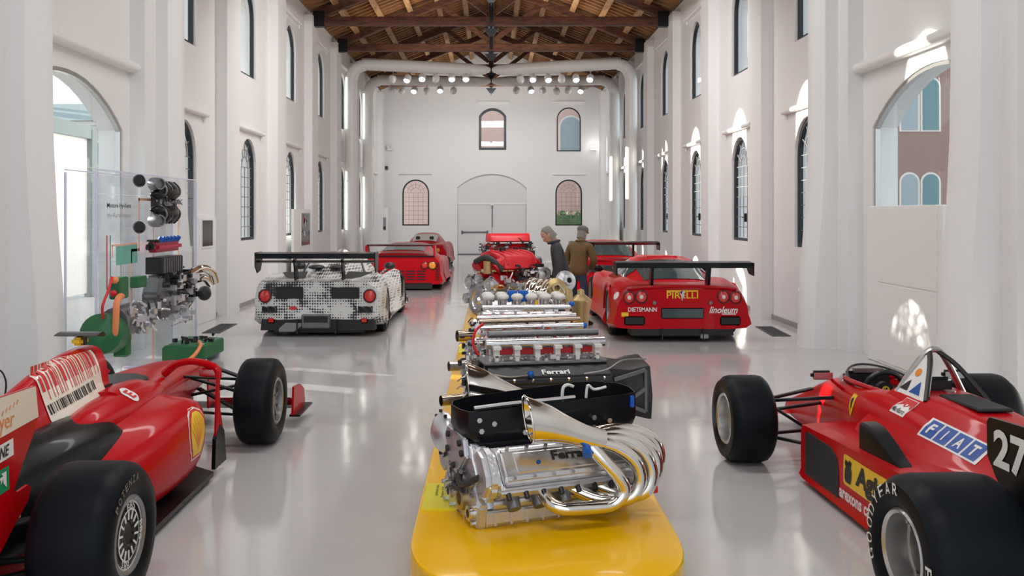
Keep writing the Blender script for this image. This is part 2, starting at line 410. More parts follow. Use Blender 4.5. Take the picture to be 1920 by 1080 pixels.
def lattice(w, z0, z1, nc=5, fw=.07):
    """leaded grid under a fan of radial bars"""
    r = w/2-fw; zs = z1-w/2; out = []
    for k in range(1, nc): u = -r+2*r*k/nc; out.append(((u, z0+fw), (u, zs)))
    nr = 7
    for k in range(1, nr+1): z = z0+fw+(zs-z0-fw)*k/nr; out.append(((-r, z), (r, z)))
    for k in range(1, 6):
        a = PI*k/6; out.append(((r*.42*math.cos(a), zs+r*.42*math.sin(a)), (r*math.cos(a), zs+r*math.sin(a))))
    for k in range(8):
        a, b = PI*k/8, PI*(k+1)/8; out.append(((r*.42*math.cos(a), zs+r*.42*math.sin(a)), (r*.42*math.cos(b), zs+r*.42*math.sin(b))))
        out.append(((r*.72*math.cos(a), zs+r*.72*math.sin(a)), (r*.72*math.cos(b), zs+r*.72*math.sin(b))))
    return out
def blind(label, loc, L, axis, r=.07, outv=(1, 0, 0)):
    t = thing('blind_box', label, 'blind box', loc, 0, 'roller blind boxes above the windows')
    ax = Vector(axis); o = Vector(outv)
    key = (L, axis, tuple(outv), r)
    if key not in WMESH:
        prof = [(0, -.05), (.09, -.05), (.115, -.03), (.125, .0), (.115, .03), (.09, .05), (0, .05)]
        poly = [(p[0]*r/.07, p[1]*r/.07) for p in prof]
        A = G().prism(poly, lambda u, v: -o*u+Vector((0, 0, v))-ax*L/2, ax*L).mesh('housing', 40)
        WMESH[key] = (A, G().box(Vector((0, 0, -.085))-o*.03, (.03, .03, .09)).mesh('bracket', 0))
    A, B = WMESH[key]
    link('housing', A, 'white', t)
    for s in (-1, 1): link('bracket', B, 'white', t, ax*(s*(L/2-.08)))
    return t
LB = lattice(*LOW, nc=4)
hnd = {}
for side, cs in ((-1, WCL), (1, WCR)):
    f = lambda u, z, s=side: Vector((s*XW, u, z)); o = (side, 0, 0); nm = 'left' if side < 0 else 'right'
    hm = G().box((side*(XW-.03), -.53, 1.72), (.05, .02, .16)).box((side*(XW-.05), -.47, 1.72), (.02, .14, .02)).mesh('handle', 0) if side > 0 else None
    for k, c in enumerate(cs):
        window(('lo', side), arch(*LOW), f, o, .055, .07, LB, hm, (0, c, 0), 'frame', .05)
        window(('up', side), arch(*UPP), f, o, .055, .07, None, None, (0, c, 0), 'frame', .05)
        blind('white blind box over the lower %s-wall window, %s from the big arch' % (nm, ORD[k]), (side*XW, c, 3.44), 1.95, (0, 1, 0), .055, (side, 0, 0))
        if k >= 2 and k < 5:
            blind('white blind box over the upper %s-wall window, %s from the big arch' % (nm, ORD[k]), (side*XW, c, 6.52), 1.8, (0, 1, 0), .055, (side, 0, 0))
# big arched openings
for side, c in ((-1, BIGL), (1, BIGR)):
    f = lambda u, z, s=side: Vector((s*XW, u, z))
    window(('big', side), arch(BIG, BIGZ, 3.44, 18, .56), f, (side, 0, 0), .045, .06, None, None, (0, c, 0), 'steel', .02)
    blind('long white roller blind box above the big arched opening of the %s wall' % ('left' if side < 0 else 'right'), (side*XW, c+.45, 3.73 if side < 0 else 3.66), 3.9, (0, 1, 0), .085, (side, 0, 0))
# back-wall windows
f = lambda u, z: Vector((u, Y1, z)); o = (0, 1, 0)
window('bc', sh(arch(1.2, 4.56, 6.39, 12, .36), .06), f, o, .11, .1)
window('bu', sh(arch(1.05, 4.5, 6.42), 3.38), f, o, .05, .08)
for x in (-3.29, 3.38):
    window(('bl', x), sh(arch(1.17, 1.265, 3.28), x), f, o, .06, .08, [((a[0]+x, a[1]), (b[0]+x, b[1])) for a, b in lattice(1.17, 1.265, 3.28, 5)])
for x, z, lb in ((.1, 6.66, 'white roller blind box above the middle upper window of the back wall'), (3.40, 6.66, 'white roller blind box above the right upper window of the back wall'),
                 (-3.3, 3.53, 'white roller blind box above the lower left window of the back wall'), (3.4, 3.50, 'white roller blind box above the lower right window of the back wall')):
    blind(lb, (x, Y1, z), 1.42, (1, 0, 0), .05, (0, 1, 0))
# back door
g = G(); ar = sh(arch(3.02, 0, 3.52, 14, .60), .03)
g.prism(ar, lambda u, z: Vector((u, Y1+.12, z)), (0, .05, 0))
d = struct('door_1', g, 'door')
part('transom', G().box((.03, Y1+.1, 2.22), (3.0, .05, .07)).box((.03, Y1+.02, 2.2), (.14, .12, .12)), 'white', d, 0)
for s in (-1, 1):
    lf = part('door_leaf', G().box((.03+s*.745, Y1+.1, 1.09), (1.47, .05, 2.16)), 'door', d, 0, .008)
    if s < 0:
        part('push_bar', G().cyl((.03-1.3, Y1+.03, .98), (.03-.2, Y1+.03, .98), .022, None, 8).box((.03-1.3, Y1+.05, .98), (.06, .08, .14)).box((.03-.2, Y1+.05, .98), (.06, .08, .14)), 'grate', lf)
    part('threshold', G().box((.03+s*.745, Y1+.06, .015), (1.47, .12, .03)), 'grate', lf, 0)
part('centre_bolt', G().cyl((.05, Y1+.05, 1.2), (.05, Y1+.05, 2.2), .016, None, 6), 'grate', d)

# ------------------------------------------------------------------ world outside
M['pave'] = mat('street_paving', (.50, .49, .48), .8, var=.1, vscale=3)
M['brick'] = mat('pink_brick', (.30, .19, .165), .85, var=.18, vscale=25)
M['pinkwall'] = mat('pink_render', (.62, .42, .38), .85, var=.06, vscale=2)
M['beige'] = mat('beige_render', (.58, .52, .47), .85, var=.06, vscale=2)
M['stone'] = mat('pale_stone', (.70, .66, .62), .8)
M['rooft'] = mat('grey_roof', (.27, .33, .34), .8, var=.15, vscale=8)
M['teal'] = mat('teal_shutter', (.12, .24, .26), .5)
M['winglass'] = mat('far_window_glass', (.30, .36, .40), .15)
M['hedge'] = mat('hedge_leaf', (.07, .14, .04), .7, var=.4, vscale=30)
M['gate'] = mat('gate_grey', (.16, .20, .21), .5)
M['panelw'] = mat('white_sheet_panel', (.72, .70, .70), .5)
struct('trim_5', G().box((-45, 30, -.16), (80, 140, .2)).box((45, 30, -.16), (80, 140, .2)).box((0, 69.8, -.16), (10, 60, .2)), 'pave')
def building(name, label, x0, x1, y, h, m, rows, dep=6, sgn=-1, roof=True):
    """facade on plane Y=y facing -Y"""
    t = thing(name, label, 'building', ((x0+x1)/2, y, 0))
    w = x1-x0
    part('wall', G().box((0, dep/2, h/2), (w, dep, h)), m, t, 0)
    part('cornice', G().box((0, -.1, h-.12), (w+.3, .5, .24)), 'stone', t, 0)
    if roof:
        part('roof', G().add([(-w/2-.2, -.5, h), (w/2+.2, -.5, h), (w/2+.2, dep/2, h+1.5), (-w/2-.2, dep/2, h+1.5), (-w/2-.2, dep+.4, h), (w/2+.2, dep+.4, h)], [(0, 1, 2, 3), (3, 2, 5, 4), (0, 3, 4), (1, 5, 2)]), 'rooft', t, 0)
    for (px, z0, z1, ww, mm) in rows:
        fr = part('window', G().prism(sh(arch(ww+.25, z0-.1, z1+.12), px), lambda u, z: Vector((u, -.05, z)), (0, .08, 0)), 'stone', t, 0)
        part('shutter' if mm == 'teal' else 'pane', G().prism(sh(arch(ww, z0, z1), px), lambda u, z: Vector((u, -.09, z)), (0, .06, 0)), mm, fr, 0)
    return t
building('brick_house', 'brick house with teal arched windows seen through the right arch', 17, 37, 53, 15, 'brick',
    [(x, z0, z1, .95, mm) for z0, z1 in ((1.4, 4.1), (6.7, 9.7)) for x, mm in ((-6.2, 'winglass'), (-4.9, 'teal'), (-2.42, 'winglass'), (-1.18, 'teal'), (1.3, 'winglass'), (2.6, 'teal'))])
bl = building('beige_house', 'beige house with a grey roof seen through the left arch', -44, -20, 52, 7.1, 'beige', [(x, 4.6, 6.0, 1.0, 'winglass') for x in (-8, -4.5, -1, 2.5, 6, 9)], 8)
part('chimney', G().box((-.4, 4, 9.0), (.7, .7, 1.6)).box((2.4, 4, 8.8), (.4, .4, 1.0)), 'beige', bl, 0)
building('pink_house', 'pink rendered house behind the back wall windows', -10, 14, 60, 13, 'pinkwall', [(9.0-2, 3.9+2, 7.6, 1.3, 'winglass'), (3.3, 5.2, 8.2, 1.4, 'winglass'), (-6, 5, 8, 1.2, 'winglass')], 8)
lw = thing('garden_wall_building', 'long beige low building along the street outside the left wall', 'building', (-27, 30, 0))
part('wall', G().box((0, 0, 2.1), (5, 60, 4.2)), 'beige', lw, 0)
part('roof', G().add([(2.9, -30, 4.2), (2.9, 30, 4.2), (-2.9, 30, 4.7), (-2.9, -30, 4.7)], [(0, 1, 2, 3)]), 'rooft', lw, 0)
building('lane_house', 'grey-beige house far down the lane outside the right wall', 6.5, 16.2, 53, 10, 'beige', [(x, z0, z0+1.9, 1.1, 'winglass') for z0 in (1.6, 5.6) for x in (-3.2, -.6, 2)], 6)
hg = G(); random.seed(3)
for k in range(2600):
    c = Vector((random.uniform(1, 9), random.uniform(50.6, 51.4), random.uniform(.05, 1.9))); a = Matrix.Rotation(random.uniform(0, 6), 3, Vector((random.random()-.5, random.random()-.5, random.random()-.5)).normalized())
    hg.add([c+a @ Vector(p) for p in ((-.09, 0, -.05), (.09, 0, -.05), (.06, .02, .07), (-.06, .02, .07))], [(0, 1, 2, 3)])
hg.box((5, 51, .9), (7.8, .5, 1.6))
tag(part('hedge', hg, 'hedge', None, 0), 'clipped green hedge outside the lower right window of the back wall', 'hedge')
# gate outside the left arch: sheet panels, dark frame; near panels and gaps added to shape sun streaks
gt = thing('street_gate', 'white sheet panelled gate with a dark grey frame outside the left arch', 'gate', (-9, 0, 0))
ys = [8.0, 11.33, 12.28, 13.28, 20.4]
for k, (a, b) in enumerate(((6.0, 11.30), (11.60, 12.23), (12.53, 13.20), (13.52, 20.2))):
    part('gate_panel', G().box((0, (a+b)/2, 1.78), (.05, b-a, 3.5)), 'panelw', gt, 0)
part('gate_frame', G().box((.05, 13.1, 3.60), (.16, 14.3, .30)).box((.05, 20.15, 1.8), (.18, .26, 3.7)).box((.05, 5.95, 1.8), (.16, .14, 3.6)), 'gate', gt, 0)
# a slim tree by the street whose crown dapples the low sun
tr = thing('street_tree', 'slim young tree on the street outside the left wall', 'tree', (-10.8, 16.75, 0))
M['bark'] = mat('bark', (.16, .12, .09), .85, bump=.4, bscale=30)
part('trunk', G().tube([(0, 0, 0), (.05, .02, 1.2), (0, 0, 2.8), (.04, .0, 4.2), (0, .05, 5.1)], [.07, .06, .05, .035, .015], 8), 'bark', tr)
random.seed(21)
for k in range(7):
    a = 2*PI*k/7; part('branch', G().tube([(0, 0, 3.+.2*k), (.3*math.cos(a), .3*math.sin(a), 3.4+.22*k), (.62*math.cos(a), .62*math.sin(a), 3.65+.24*k)], [.025, .018, .008], 6), 'bark', tr)
lf = G()
for k in range(2400):
    a, q, z = random.uniform(0, 2*PI), random.random()**.5*.85, random.gauss(4.3, .5)
    c = Vector((q*math.cos(a), q*math.sin(a), z)); r_ = Matrix.Rotation(random.uniform(0, 6), 3, Vector((random.random()-.5, random.random()-.5, random.random()-.5)).normalized())
    lf.add([c+r_ @ Vector(p) for p in ((-.05, 0, 0), (0, .022, .01), (.06, 0, 0), (0, -.022, .01))], [(0, 1, 2, 3)])
part('foliage', lf, 'hedge', tr, 0)['kind'] = 'stuff'
# white cabinet in the right arch
cb = thing('white_cabinet', 'white panelled cabinet standing in the right arched opening', 'cabinet', (4.725, 10.25, 0))
part('body', G().box((0, 0, .945), (.12, 1.85, 1.89)), 'white', cb, 0, .01)
for z, h in ((.5, .92), (1.42, .88)): part('front_panel', G().box((-.064, -.1, z), (.012, 1.45, h)), 'white', cb, 0, .003)
# ducts
def duct(label, y, xv, zh, zc, xend, r, cone, rise0=0.):
    t = thing('ventilation_duct', label, 'duct', (0, 0, 0), 0, 'white ventilation ducts')
    s = 1 if xv > 0 else -1
    path = [(xv, y, rise0), (xv, y, 2.), (xv, y, 4), (xv, y, zh-.75), (xv-s*.02, y, zh-.42), (xv-s*.14, y, zh-.16), (xv-s*.38, y, zh-.03), (xv-s*.7, y, zh), (xend, y, zc)]
    part('pipe', G().tube(path, r, 16), 'duct', t, 60)
    if cone: part('nozzle', G().tube([(xend, y, zc), (xend*.3, y, zc), (0.02*s, y, zc+.01)], [r*1.0, r*.75, .05], 16, False), 'duct', t, 60)
    for q in (.15, .62):
        xx = xv+(xend-xv)*q*1.0 if q > .2 else xv-s*.8; zz = zh+(zc-zh)*((xx-(xv-s*.7))/(xend-(xv-s*.7)))
        part('seam_band', G().tube([(xx-.02, y, zz), (xx+.02, y, zz)], r+.006, 16, False), 'duct', t, 60)
    return t
duct('white round duct rising on the left wall and crossing to the middle, nearer of two', 29.0, -4.5, 6.59, 6.42, -.66, .2, True)
duct('white round duct rising on the right wall and crossing to the middle, nearer of two', 29.0, 4.5, 6.62, 6.42, .66, .2, True)
duct('white round duct rising on the left wall behind the nearer left duct', 32.9, -4.5, 6.66, 6.62, -.66, .19, True)
duct('white round duct rising on the right wall behind the nearer right duct', 32.9, 4.5, 6.66, 6.62, .66, .19, True)
# spotlights
body = G().lathe([(.0, 0), (.085, 0), (.115, -.04), (.12, -.16), (.10, -.20), (.0, -.20)], n=14).mesh('lamp_body', 40)
lens = G().sph((0, 0, -.185), .098, 14, 8, (1, 1, .75)).mesh('lamp_lens', 60)
lens2 = lens.copy()
yoke = G().cyl((0, 0, .16), (0, 0, .0), .014, None, 6).box((0, 0, .16), (.1, .05, .03)).mesh('yoke', 0)
lit = {(0, 1), (0, 2), (0, 4), (0, 5), (1, 1), (1, 2), (1, 4), (1, 5), (2, 2), (2, 4), (3, 1), (3, 5)}
rows = [(28.95, 6.18, [737, 766, 792, 819, 847, 873.5], 'nearer left'), (28.95, 6.18, [974, 999, 1026, 1053, 1079, 1107.5], 'nearer right'),
        (32.85, 6.33, [733, 755, 778, 801, 826, 851], 'farther left'), (32.85, 6.33, [969, 994, 1017, 1042, 1066, 1090], 'farther right')]
for r, (y, z, pxs, nm) in enumerate(rows):
    for k, px in enumerate(pxs):
        x = (px-921)*y/1690
        t = thing('spotlight', 'round white spotlight hanging under the %s duct, %s from the left' % (nm, ORD[k]), 'spotlight', (x, y, z+.05+random.uniform(-.02, .02)), 0, 'duct spotlights')
        tl = (random.uniform(-.75, -.4) if (r, k) in lit else random.uniform(-.2, .35)), random.uniform(-.3, .3), 0
        link('yoke', yoke, 'steel', t); link('lamp_body', body, 'lampglass', t, None, tl); link('lamp_lens', lens2 if (r, k) in lit else lens, 'lampon' if (r, k) in lit else 'lampglass', t, None, tl)
# floor grates
for x, y, nm, rz in ((-4.24, 14.1, 'left', .05), (4.29, 13.75, 'right', -.07)):
    t = thing('floor_grate', 'dark slotted floor grate along the %s wall' % nm, 'grate', (x, y, 0), rz, 'floor grates')
    part('frame', G().box((-.12, 0, .004), (.03, 1.12, .008)).box((.12, 0, .004), (.03, 1.12, .008)).box((0, .55, .004), (.24, .03, .008)).box((0, -.55, .004), (.24, .03, .008)), 'grate', t, 0)
    part('well', G().box((0, 0, .001), (.22, 1.08, .002)), 'black', t, 0)
    me = G().box((0, 0, .004), (.22, .028, .008)).mesh('slat', 0)
    for k in range(18): link('slat', me, 'grate', t, (0, -.51+.06*k, 0))
# ------------------------------------------------------------------ racing cars
M['red'] = mat('racing_red', (.50, .0025, .006), .3, coat=.16, spec=.14)
M['red2'] = mat('rosso_paint', (.50, .003, .009), .3, coat=.14, spec=.14)
M['carbon'] = mat('carbon_black', (.006, .007, .009), .3, coat=.08, spec=.2)
M['tyre'] = mat('tyre_rubber', (.005, .007, .010), .45, spec=.14, bump=.06, bscale=120, var=.25, vscale=5)
M['rimgrey'] = mat('rim_grey', (.30, .30, .31), .35, .8)
M['rimsil'] = mat('rim_silver', (.62, .61, .60), .28, .9)
M['wtext'] = mat('white_print', (.82, .81, .78), .5)
M['cream'] = mat('cream_paint', (.82, .74, .62), .35, coat=.6)
M['yellow'] = mat('yellow_print', (.86, .55, .02), .4)
M['orange'] = mat('orange_print', (.85, .25, .03), .45)
M['blackp'] = mat('black_print', (.012, .012, .014), .5)
M['redp'] = mat('red_print', (.62, .02, .02), .45)
M['greenp'] = mat('green_print', (.01, .28, .10), .45)
M['bluep'] = mat('blue_print', (.01, .08, .36), .4)
M['mesh'] = mat('radiator_mesh', (.025, .03, .032), .55, .3, bump=.8, bscale=180)
M['mirror'] = mat('mirror_glass', (.55, .55, .56), .05, 1)
def hring(y, half):
    """half profile from top centre to bottom centre -> closed symmetric ring at station y"""
    r = [Vector((x, y, z)) for x, z in half]
    l = [Vector((-x, y, z)) for x, z in half[::-1] if x > 1e-6]
    return r+l
def smooth_rings(rings, sy, sr, closed=True):
    n = len(rings[0]); cols = [cr([r[j] for r in rings], sy) for j in range(n)]
    rows = [[cols[j][i] for j in range(n)] for i in range(len(cols[0]))]
    return [cr(r, sr, closed) for r in rows] if sr > 1 else rows
def hloft(st, sy=4, sr=3):
    return smooth_rings([hring(y, h) for y, h in st], sy, sr)
def rloft(st, sy=4, sr=3, mirror=False):
    return smooth_rings([[Vector((-x if mirror else x, y, z)) for x, z in ring] for y, ring in st], sy, sr)
def wheel(car, x, y, r, w, rim, side, rimstyle, rmat='rimgrey', name='wheel', flat=.35, arc=None):
    """tyre part with rim, hub sub-parts; side +1: outer face towards +x"""
    h = w/2; c = (x, y, r); ax = (side, 0, 0); rr = rim
    prof = [(rr, h*.86), (rr+.012, h*.93), (rr+(r-rr)*.35, h*1.0), (rr+(r-rr)*.7, h*.97), (r-.028, h*.88), (r-.008, h*.76), (r, h*.55), (r, 0), (r, -h*.55), (r-.008, -h*.76), (r-.028, -h*.88), (rr+(r-rr)*.5, -h), (rr, -h*.86), (rr-.004, 0)]
    t = part(name, G().lathe(prof, c, ax, 48, True), 'tyre', car, 40)
    lip = [(rr+.003, h*.88), (rr-.008, h*.93), (rr-.022, h*.88), (rr-.03, h*.5), (rr-.035, -h*.8), (rr-.02, -h*.8), (rr, -h*.8), (rr, 0)]
    part('rim', G().lathe(lip, c, ax, 40, True), rmat, t, 40)
    cc = Vector(c); a = Vector(ax)
    if rimstyle == 'disc':        # wheel cover with printed ring and radiating slots
        part('wheel_cover', G().lathe([(rr-.02, h*.80), (rr*.62, h*.84), (rr*.36, h*.80), (.055, h*.72), (.0, h*.72)], c, ax, 40), 'carbon', t, 40)
        part('hub_recess', G().lathe([(.06, h*.78), (.055, h*.80), (.0, h*.74)], c, ax, 24), 'blackp', t, 40)
        part('ring_stripe', G().lathe([(rr-.02, h*.845), (rr-.032, h*.85)], c, ax, 40), 'wtext', t, 0)
        part('ring_stripe', G().lathe([(rr*.66, h*.86), (rr*.62, h*.865)], c, ax, 40), 'wtext', t, 0)
        sp = G().box((0, 0, (rr*.62+.07)/2), (.004, .009, rr*.62-.07)).mesh('spoke', 0)
        for k in range(14): link('spoke', sp, 'wtext', t, cc+a*(h*.855), (2*PI*k/14, 0, 0))
    elif rimstyle == 'spoke':
        part('dish', G().lathe([(rr-.03, h*.15), (.0, h*.15)], c, ax, 32), 'black', t, 40)
        part('hub', G().lathe([(.07, h*.2), (.06, h*.62), (.03, h*.72), (0, h*.72)], c, ax, 24), rmat, t, 40)
        g = G(Matrix.Identity(4))
        g.add([(-.012*side, -.016, .05), (.012*side, -.016, .05), (.012*side, .016, .05), (-.012*side, .016, .05), (-.012*side+.05*side*0, -.011, rr-.02), (.012*side, -.011, rr-.02), (.012*side, .011, rr-.02), (-.012*side, .011, rr-.02)], [(0, 1, 2, 3), (4, 5, 6, 7), (0, 1, 5, 4), (1, 2, 6, 5), (2, 3, 7, 6), (3, 0, 4, 7)])
        sp = g.mesh('spoke', 0)
        for k in range(10): link('spoke', sp, rmat, t, cc+a*(h*.62), (2*PI*k/10, 0, 0))
    elif rimstyle == 'dish':      # deep dish split rim
        part('dish', G().lathe([(rr-.03, h*.2), (rr-.06, h*.0), (.05, -h*.3), (0, -h*.3)], c, ax, 32), 'alu_d', t, 40)  # darker metal colour stands in for the shade deep in the rim
        part('inner_ring', G().lathe([(rr-.03, h*.42), (rr-.045, h*.45), (rr-.05, h*.2)], c, ax, 40), rmat, t, 40)
        part('hub_nut', G().lathe([(.045, -h*.3), (.042, h*.3), (.025, h*.34), (0, h*.34)], c, ax, 8), 'steel', t, 40)
        bo = G()
        for k in range(4):
            an = 2*PI*k/4+.5; q = cc+Vector((0, (rr-.045)*math.cos(an), (rr-.045)*math.sin(an)))
            part('rim_bolt', G().cyl(q+a*(h*.2), q+a*(h*.5), .012, None, 8), 'steel', t)
    return t
def arc_text(s, par, c, R, size, a0, side, m, shear=0, step=None, x=0.):
    """letters around a circle on a wheel face seen from outside, clockwise from angle a0 (deg, 0 = up)"""
    for k, ch in enumerate(s):
        an = math.radians(a0+(step or 15)*k); w_ = size*.8 if ch not in 'IL1' else size*.4
        u0 = Vector((0, 1 if side > 0 else -1, 0)); v0 = Vector((0, 0, 1))
        rad = u0*math.sin(an)+v0*math.cos(an); tan = u0*math.cos(an)-v0*math.sin(an)
        decal('letter', text2d(ch, 0, .01), Vector(c)+rad*R+Vector((side*x, 0, 0)), tan, rad, m, par, None, w_, size, .002)
def tubes(car, name, m, segs, r, n=8):
    for a, b in segs: part(name, G().cyl(a, b, r, None, n), m, car)
def foil(g, x0, x1, y, z, chord, th, ang=0.):
    """wing plane between x0,x1 (leading edge towards +y)"""
    pts = [(0, 0), (.08, .55), (.3, 1), (.6, .7), (1, .05), (.6, -.25), (.25, -.45), (.06, -.35)]
    ca, sa = math.cos(ang), math.sin(ang)
    f = lambda u, v: (lambda p, q: Vector((x0, y-(p*ca-q*sa), z+(p*sa+q*ca))))(u*chord, v*th)
    return g.prism(pts, f, (x1-x0, 0, 0))
HORSE = [(-.1, -.5), (.02, -.48), (-.02, -.3), (.06, -.15), (.2, -.28), (.32, -.25), (.24, -.08), (.3, .08), (.24, .22), (.34, .26), (.36, .36), (.22, .42), (.12, .5), (.06, .4), (-.06, .3), (-.14, .1), (-.28, .2), (-.38, .36), (-.44, .2), (-.3, .02), (-.2, -.1), (-.12, -.25)]
SHIELD = [(-.5, .5), (-.25, .44), (0, .5), (.25, .44), (.5, .5), (.48, .1), (.36, -.2), (.15, -.42), (0, -.5), (-.15, -.42), (-.36, -.2), (-.48, .1)]
# ---- left car: modern single seater with the barcode engine cover
A = thing('racing_car', 'red single-seater with barcode-striped engine cover and slick tyres, front left', 'race car', (-2.5, 4.12, 0))
tub = part('monocoque', G().loft(hloft([
    (1.25, [(0, .70), (.22, .74), (.31, .66), (.33, .40), (.26, .08), (0, .06)]),
    (1.6, [(0, .70), (.22, .745), (.31, .66), (.33, .40), (.26, .08), (0, .06)]),
    (2.0, [(0, .67), (.19, .675), (.27, .61), (.28, .38), (.22, .10), (0, .08)]),
    (2.45, [(0, .675), (.14, .665), (.215, .60), (.22, .42), (.17, .24), (0, .22)]),
    (2.96, [(0, .645), (.11, .635), (.175, .58), (.18, .46), (.14, .36), (0, .345)]),
    (3.4, [(0, .57), (.09, .56), (.14, .52), (.145, .45), (.11, .40), (0, .39)]),
    (3.78, [(0, .46), (.06, .455), (.09, .43), (.09, .395), (.07, .37), (0, .36)]),
    (3.84, [(0, .43), (.02, .425), (.03, .415), (.03, .40), (.02, .39), (0, .385)])])), 'red', A, 50)
boolcut(tub, [G().loft([[Vector((.22*sx*math.cos(2*PI*k/20), 1.72+.38*math.sin(2*PI*k/20), z)) for k in range(20)] for z, sx in ((.42, .8), (.60, .95), (1.0, 1.05))])])
part('cockpit_liner', G().loft([[Vector((.215*s*math.cos(2*PI*k/20), 1.72+.37*s*math.sin(2*PI*k/20), z)) for k in range(20)] for z, s in ((.70, 1.0), (.58, .96), (.44, .8))], True, True), 'black', A)
part('cockpit_rim', G().tube([(.225*math.cos(2*PI*k/24), 1.72+.39*math.sin(2*PI*k/24), .735-.06*(math.sin(2*PI*k/24)+1)/2) for k in range(25)], .014, 6, False), 'carbon', A)
part('headrest', G().box((0, 1.42, .70), (.3, .16, .16)), 'black', A, 40, .03, 2)
part('steering_wheel', G().box((0, 2.0, .62), (.26, .03, .12)), 'carbon', A, 40, .02, 2)
cov = part('engine_cover', G().loft(hloft([
    (1.46, [(0, .985), (.075, .965), (.12, .87), (.14, .74), (.23, .64), (.26, .5), (0, .4)]),
    (1.15, [(0, .975), (.055, .955), (.10, .86), (.155, .72), (.27, .60), (.30, .48), (0, .3)]),
    (.78, [(0, .92), (.04, .90), (.08, .79), (.14, .65), (.25, .54), (.28, .4), (0, .3)]),
    (.3, [(0, .79), (.035, .77), (.07, .66), (.12, .54), (.21, .45), (.22, .35), (0, .28)]),
    (-.1, [(0, .62), (.03, .60), (.06, .53), (.10, .46), (.16, .39), (.17, .3), (0, .25)]),
    (-.5, [(0, .45), (.025, .44), (.05, .41), (.07, .37), (.1, .33), (.1, .3), (0, .25)])])), 'red', A, 50)
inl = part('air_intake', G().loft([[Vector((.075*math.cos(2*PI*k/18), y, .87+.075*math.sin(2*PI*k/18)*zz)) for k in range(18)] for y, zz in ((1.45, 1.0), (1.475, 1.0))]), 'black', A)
bc = bvh_of([cov])
# barcode livery
bg = decal('barcode_ground', poly2d([(-.52, -.02), (.50, .085), (.50, .5), (-.52, .5)]), (0, 1.06, .66), (0, 1, 0), (0, 0, 1), 'cream', A, bc, .60, .62, .005, .02)
random.seed(11)
x = -.49
while x < .47:
    w_ = random.choice((.012, .018, .03, .045)); zb = .17+.1*(x+.5)
    decal('barcode_stripe', poly2d([(x, zb+.10), (x+w_, zb+.105), (x+w_-.01, .5), (x-.01, .5)]), (0, 1.06, .66), (0, 1, 0), (0, 0, 1), 'redp', bg, bc, .60, .62, .0075, .02)
    if random.random() < .8: decal('barcode_stripe', poly2d([(x+.005, zb+.02), (x+.014, zb+.02), (x+.012, zb+.11), (x+.003, zb+.11)]), (0, 1.06, .66), (0, 1, 0), (0, 0, 1), 'redp', bg, bc, .60, .62, .0075, .025)
    x += w_+random.choice((.014, .022, .03))
x = -.49
while x < .30:
    w_ = random.choice((.006, .01, .016, .022)); zb = .075+.10*(x+.5)
    decal('barcode_stripe', poly2d([(x, zb), (x+w_, zb), (x+w_-.008, zb+.085), (x-.008, zb+.085)]), (0, 1.06, .66), (0, 1, 0), (0, 0, 1), 'blackp', bg, bc, .60, .62, .0075, .025)
    x += w_+random.choice((.01, .016, .024))
PODR = [(1.80, [(.24, .56), (.42, .585), (.555, .55), (.60, .45), (.58, .27), (.48, .15), (.24, .12)]),
        (1.70, [(.22, .59), (.44, .615), (.60, .57), (.645, .44), (.62, .22), (.50, .10), (.22, .08)]),
        (1.3, [(.2, .60), (.42, .61), (.585, .55), (.635, .40), (.60, .18), (.48, .075), (.2, .06)]),
        (.9, [(.15, .58), (.38, .56), (.52, .49), (.575, .35), (.54, .15), (.42, .07), (.15, .06)]),
        (.45, [(.1, .50), (.30, .47), (.41, .40), (.44, .29), (.41, .13), (.3, .07), (.1, .06)]),
        (.05, [(.05, .42), (.18, .38), (.25, .32), (.27, .23), (.25, .12), (.18, .08), (.05, .07)]),
        (-.3, [(.03, .36), (.09, .33), (.13, .27), (.14, .2), (.13, .12), (.1, .1), (.03, .09)])]
pods = []
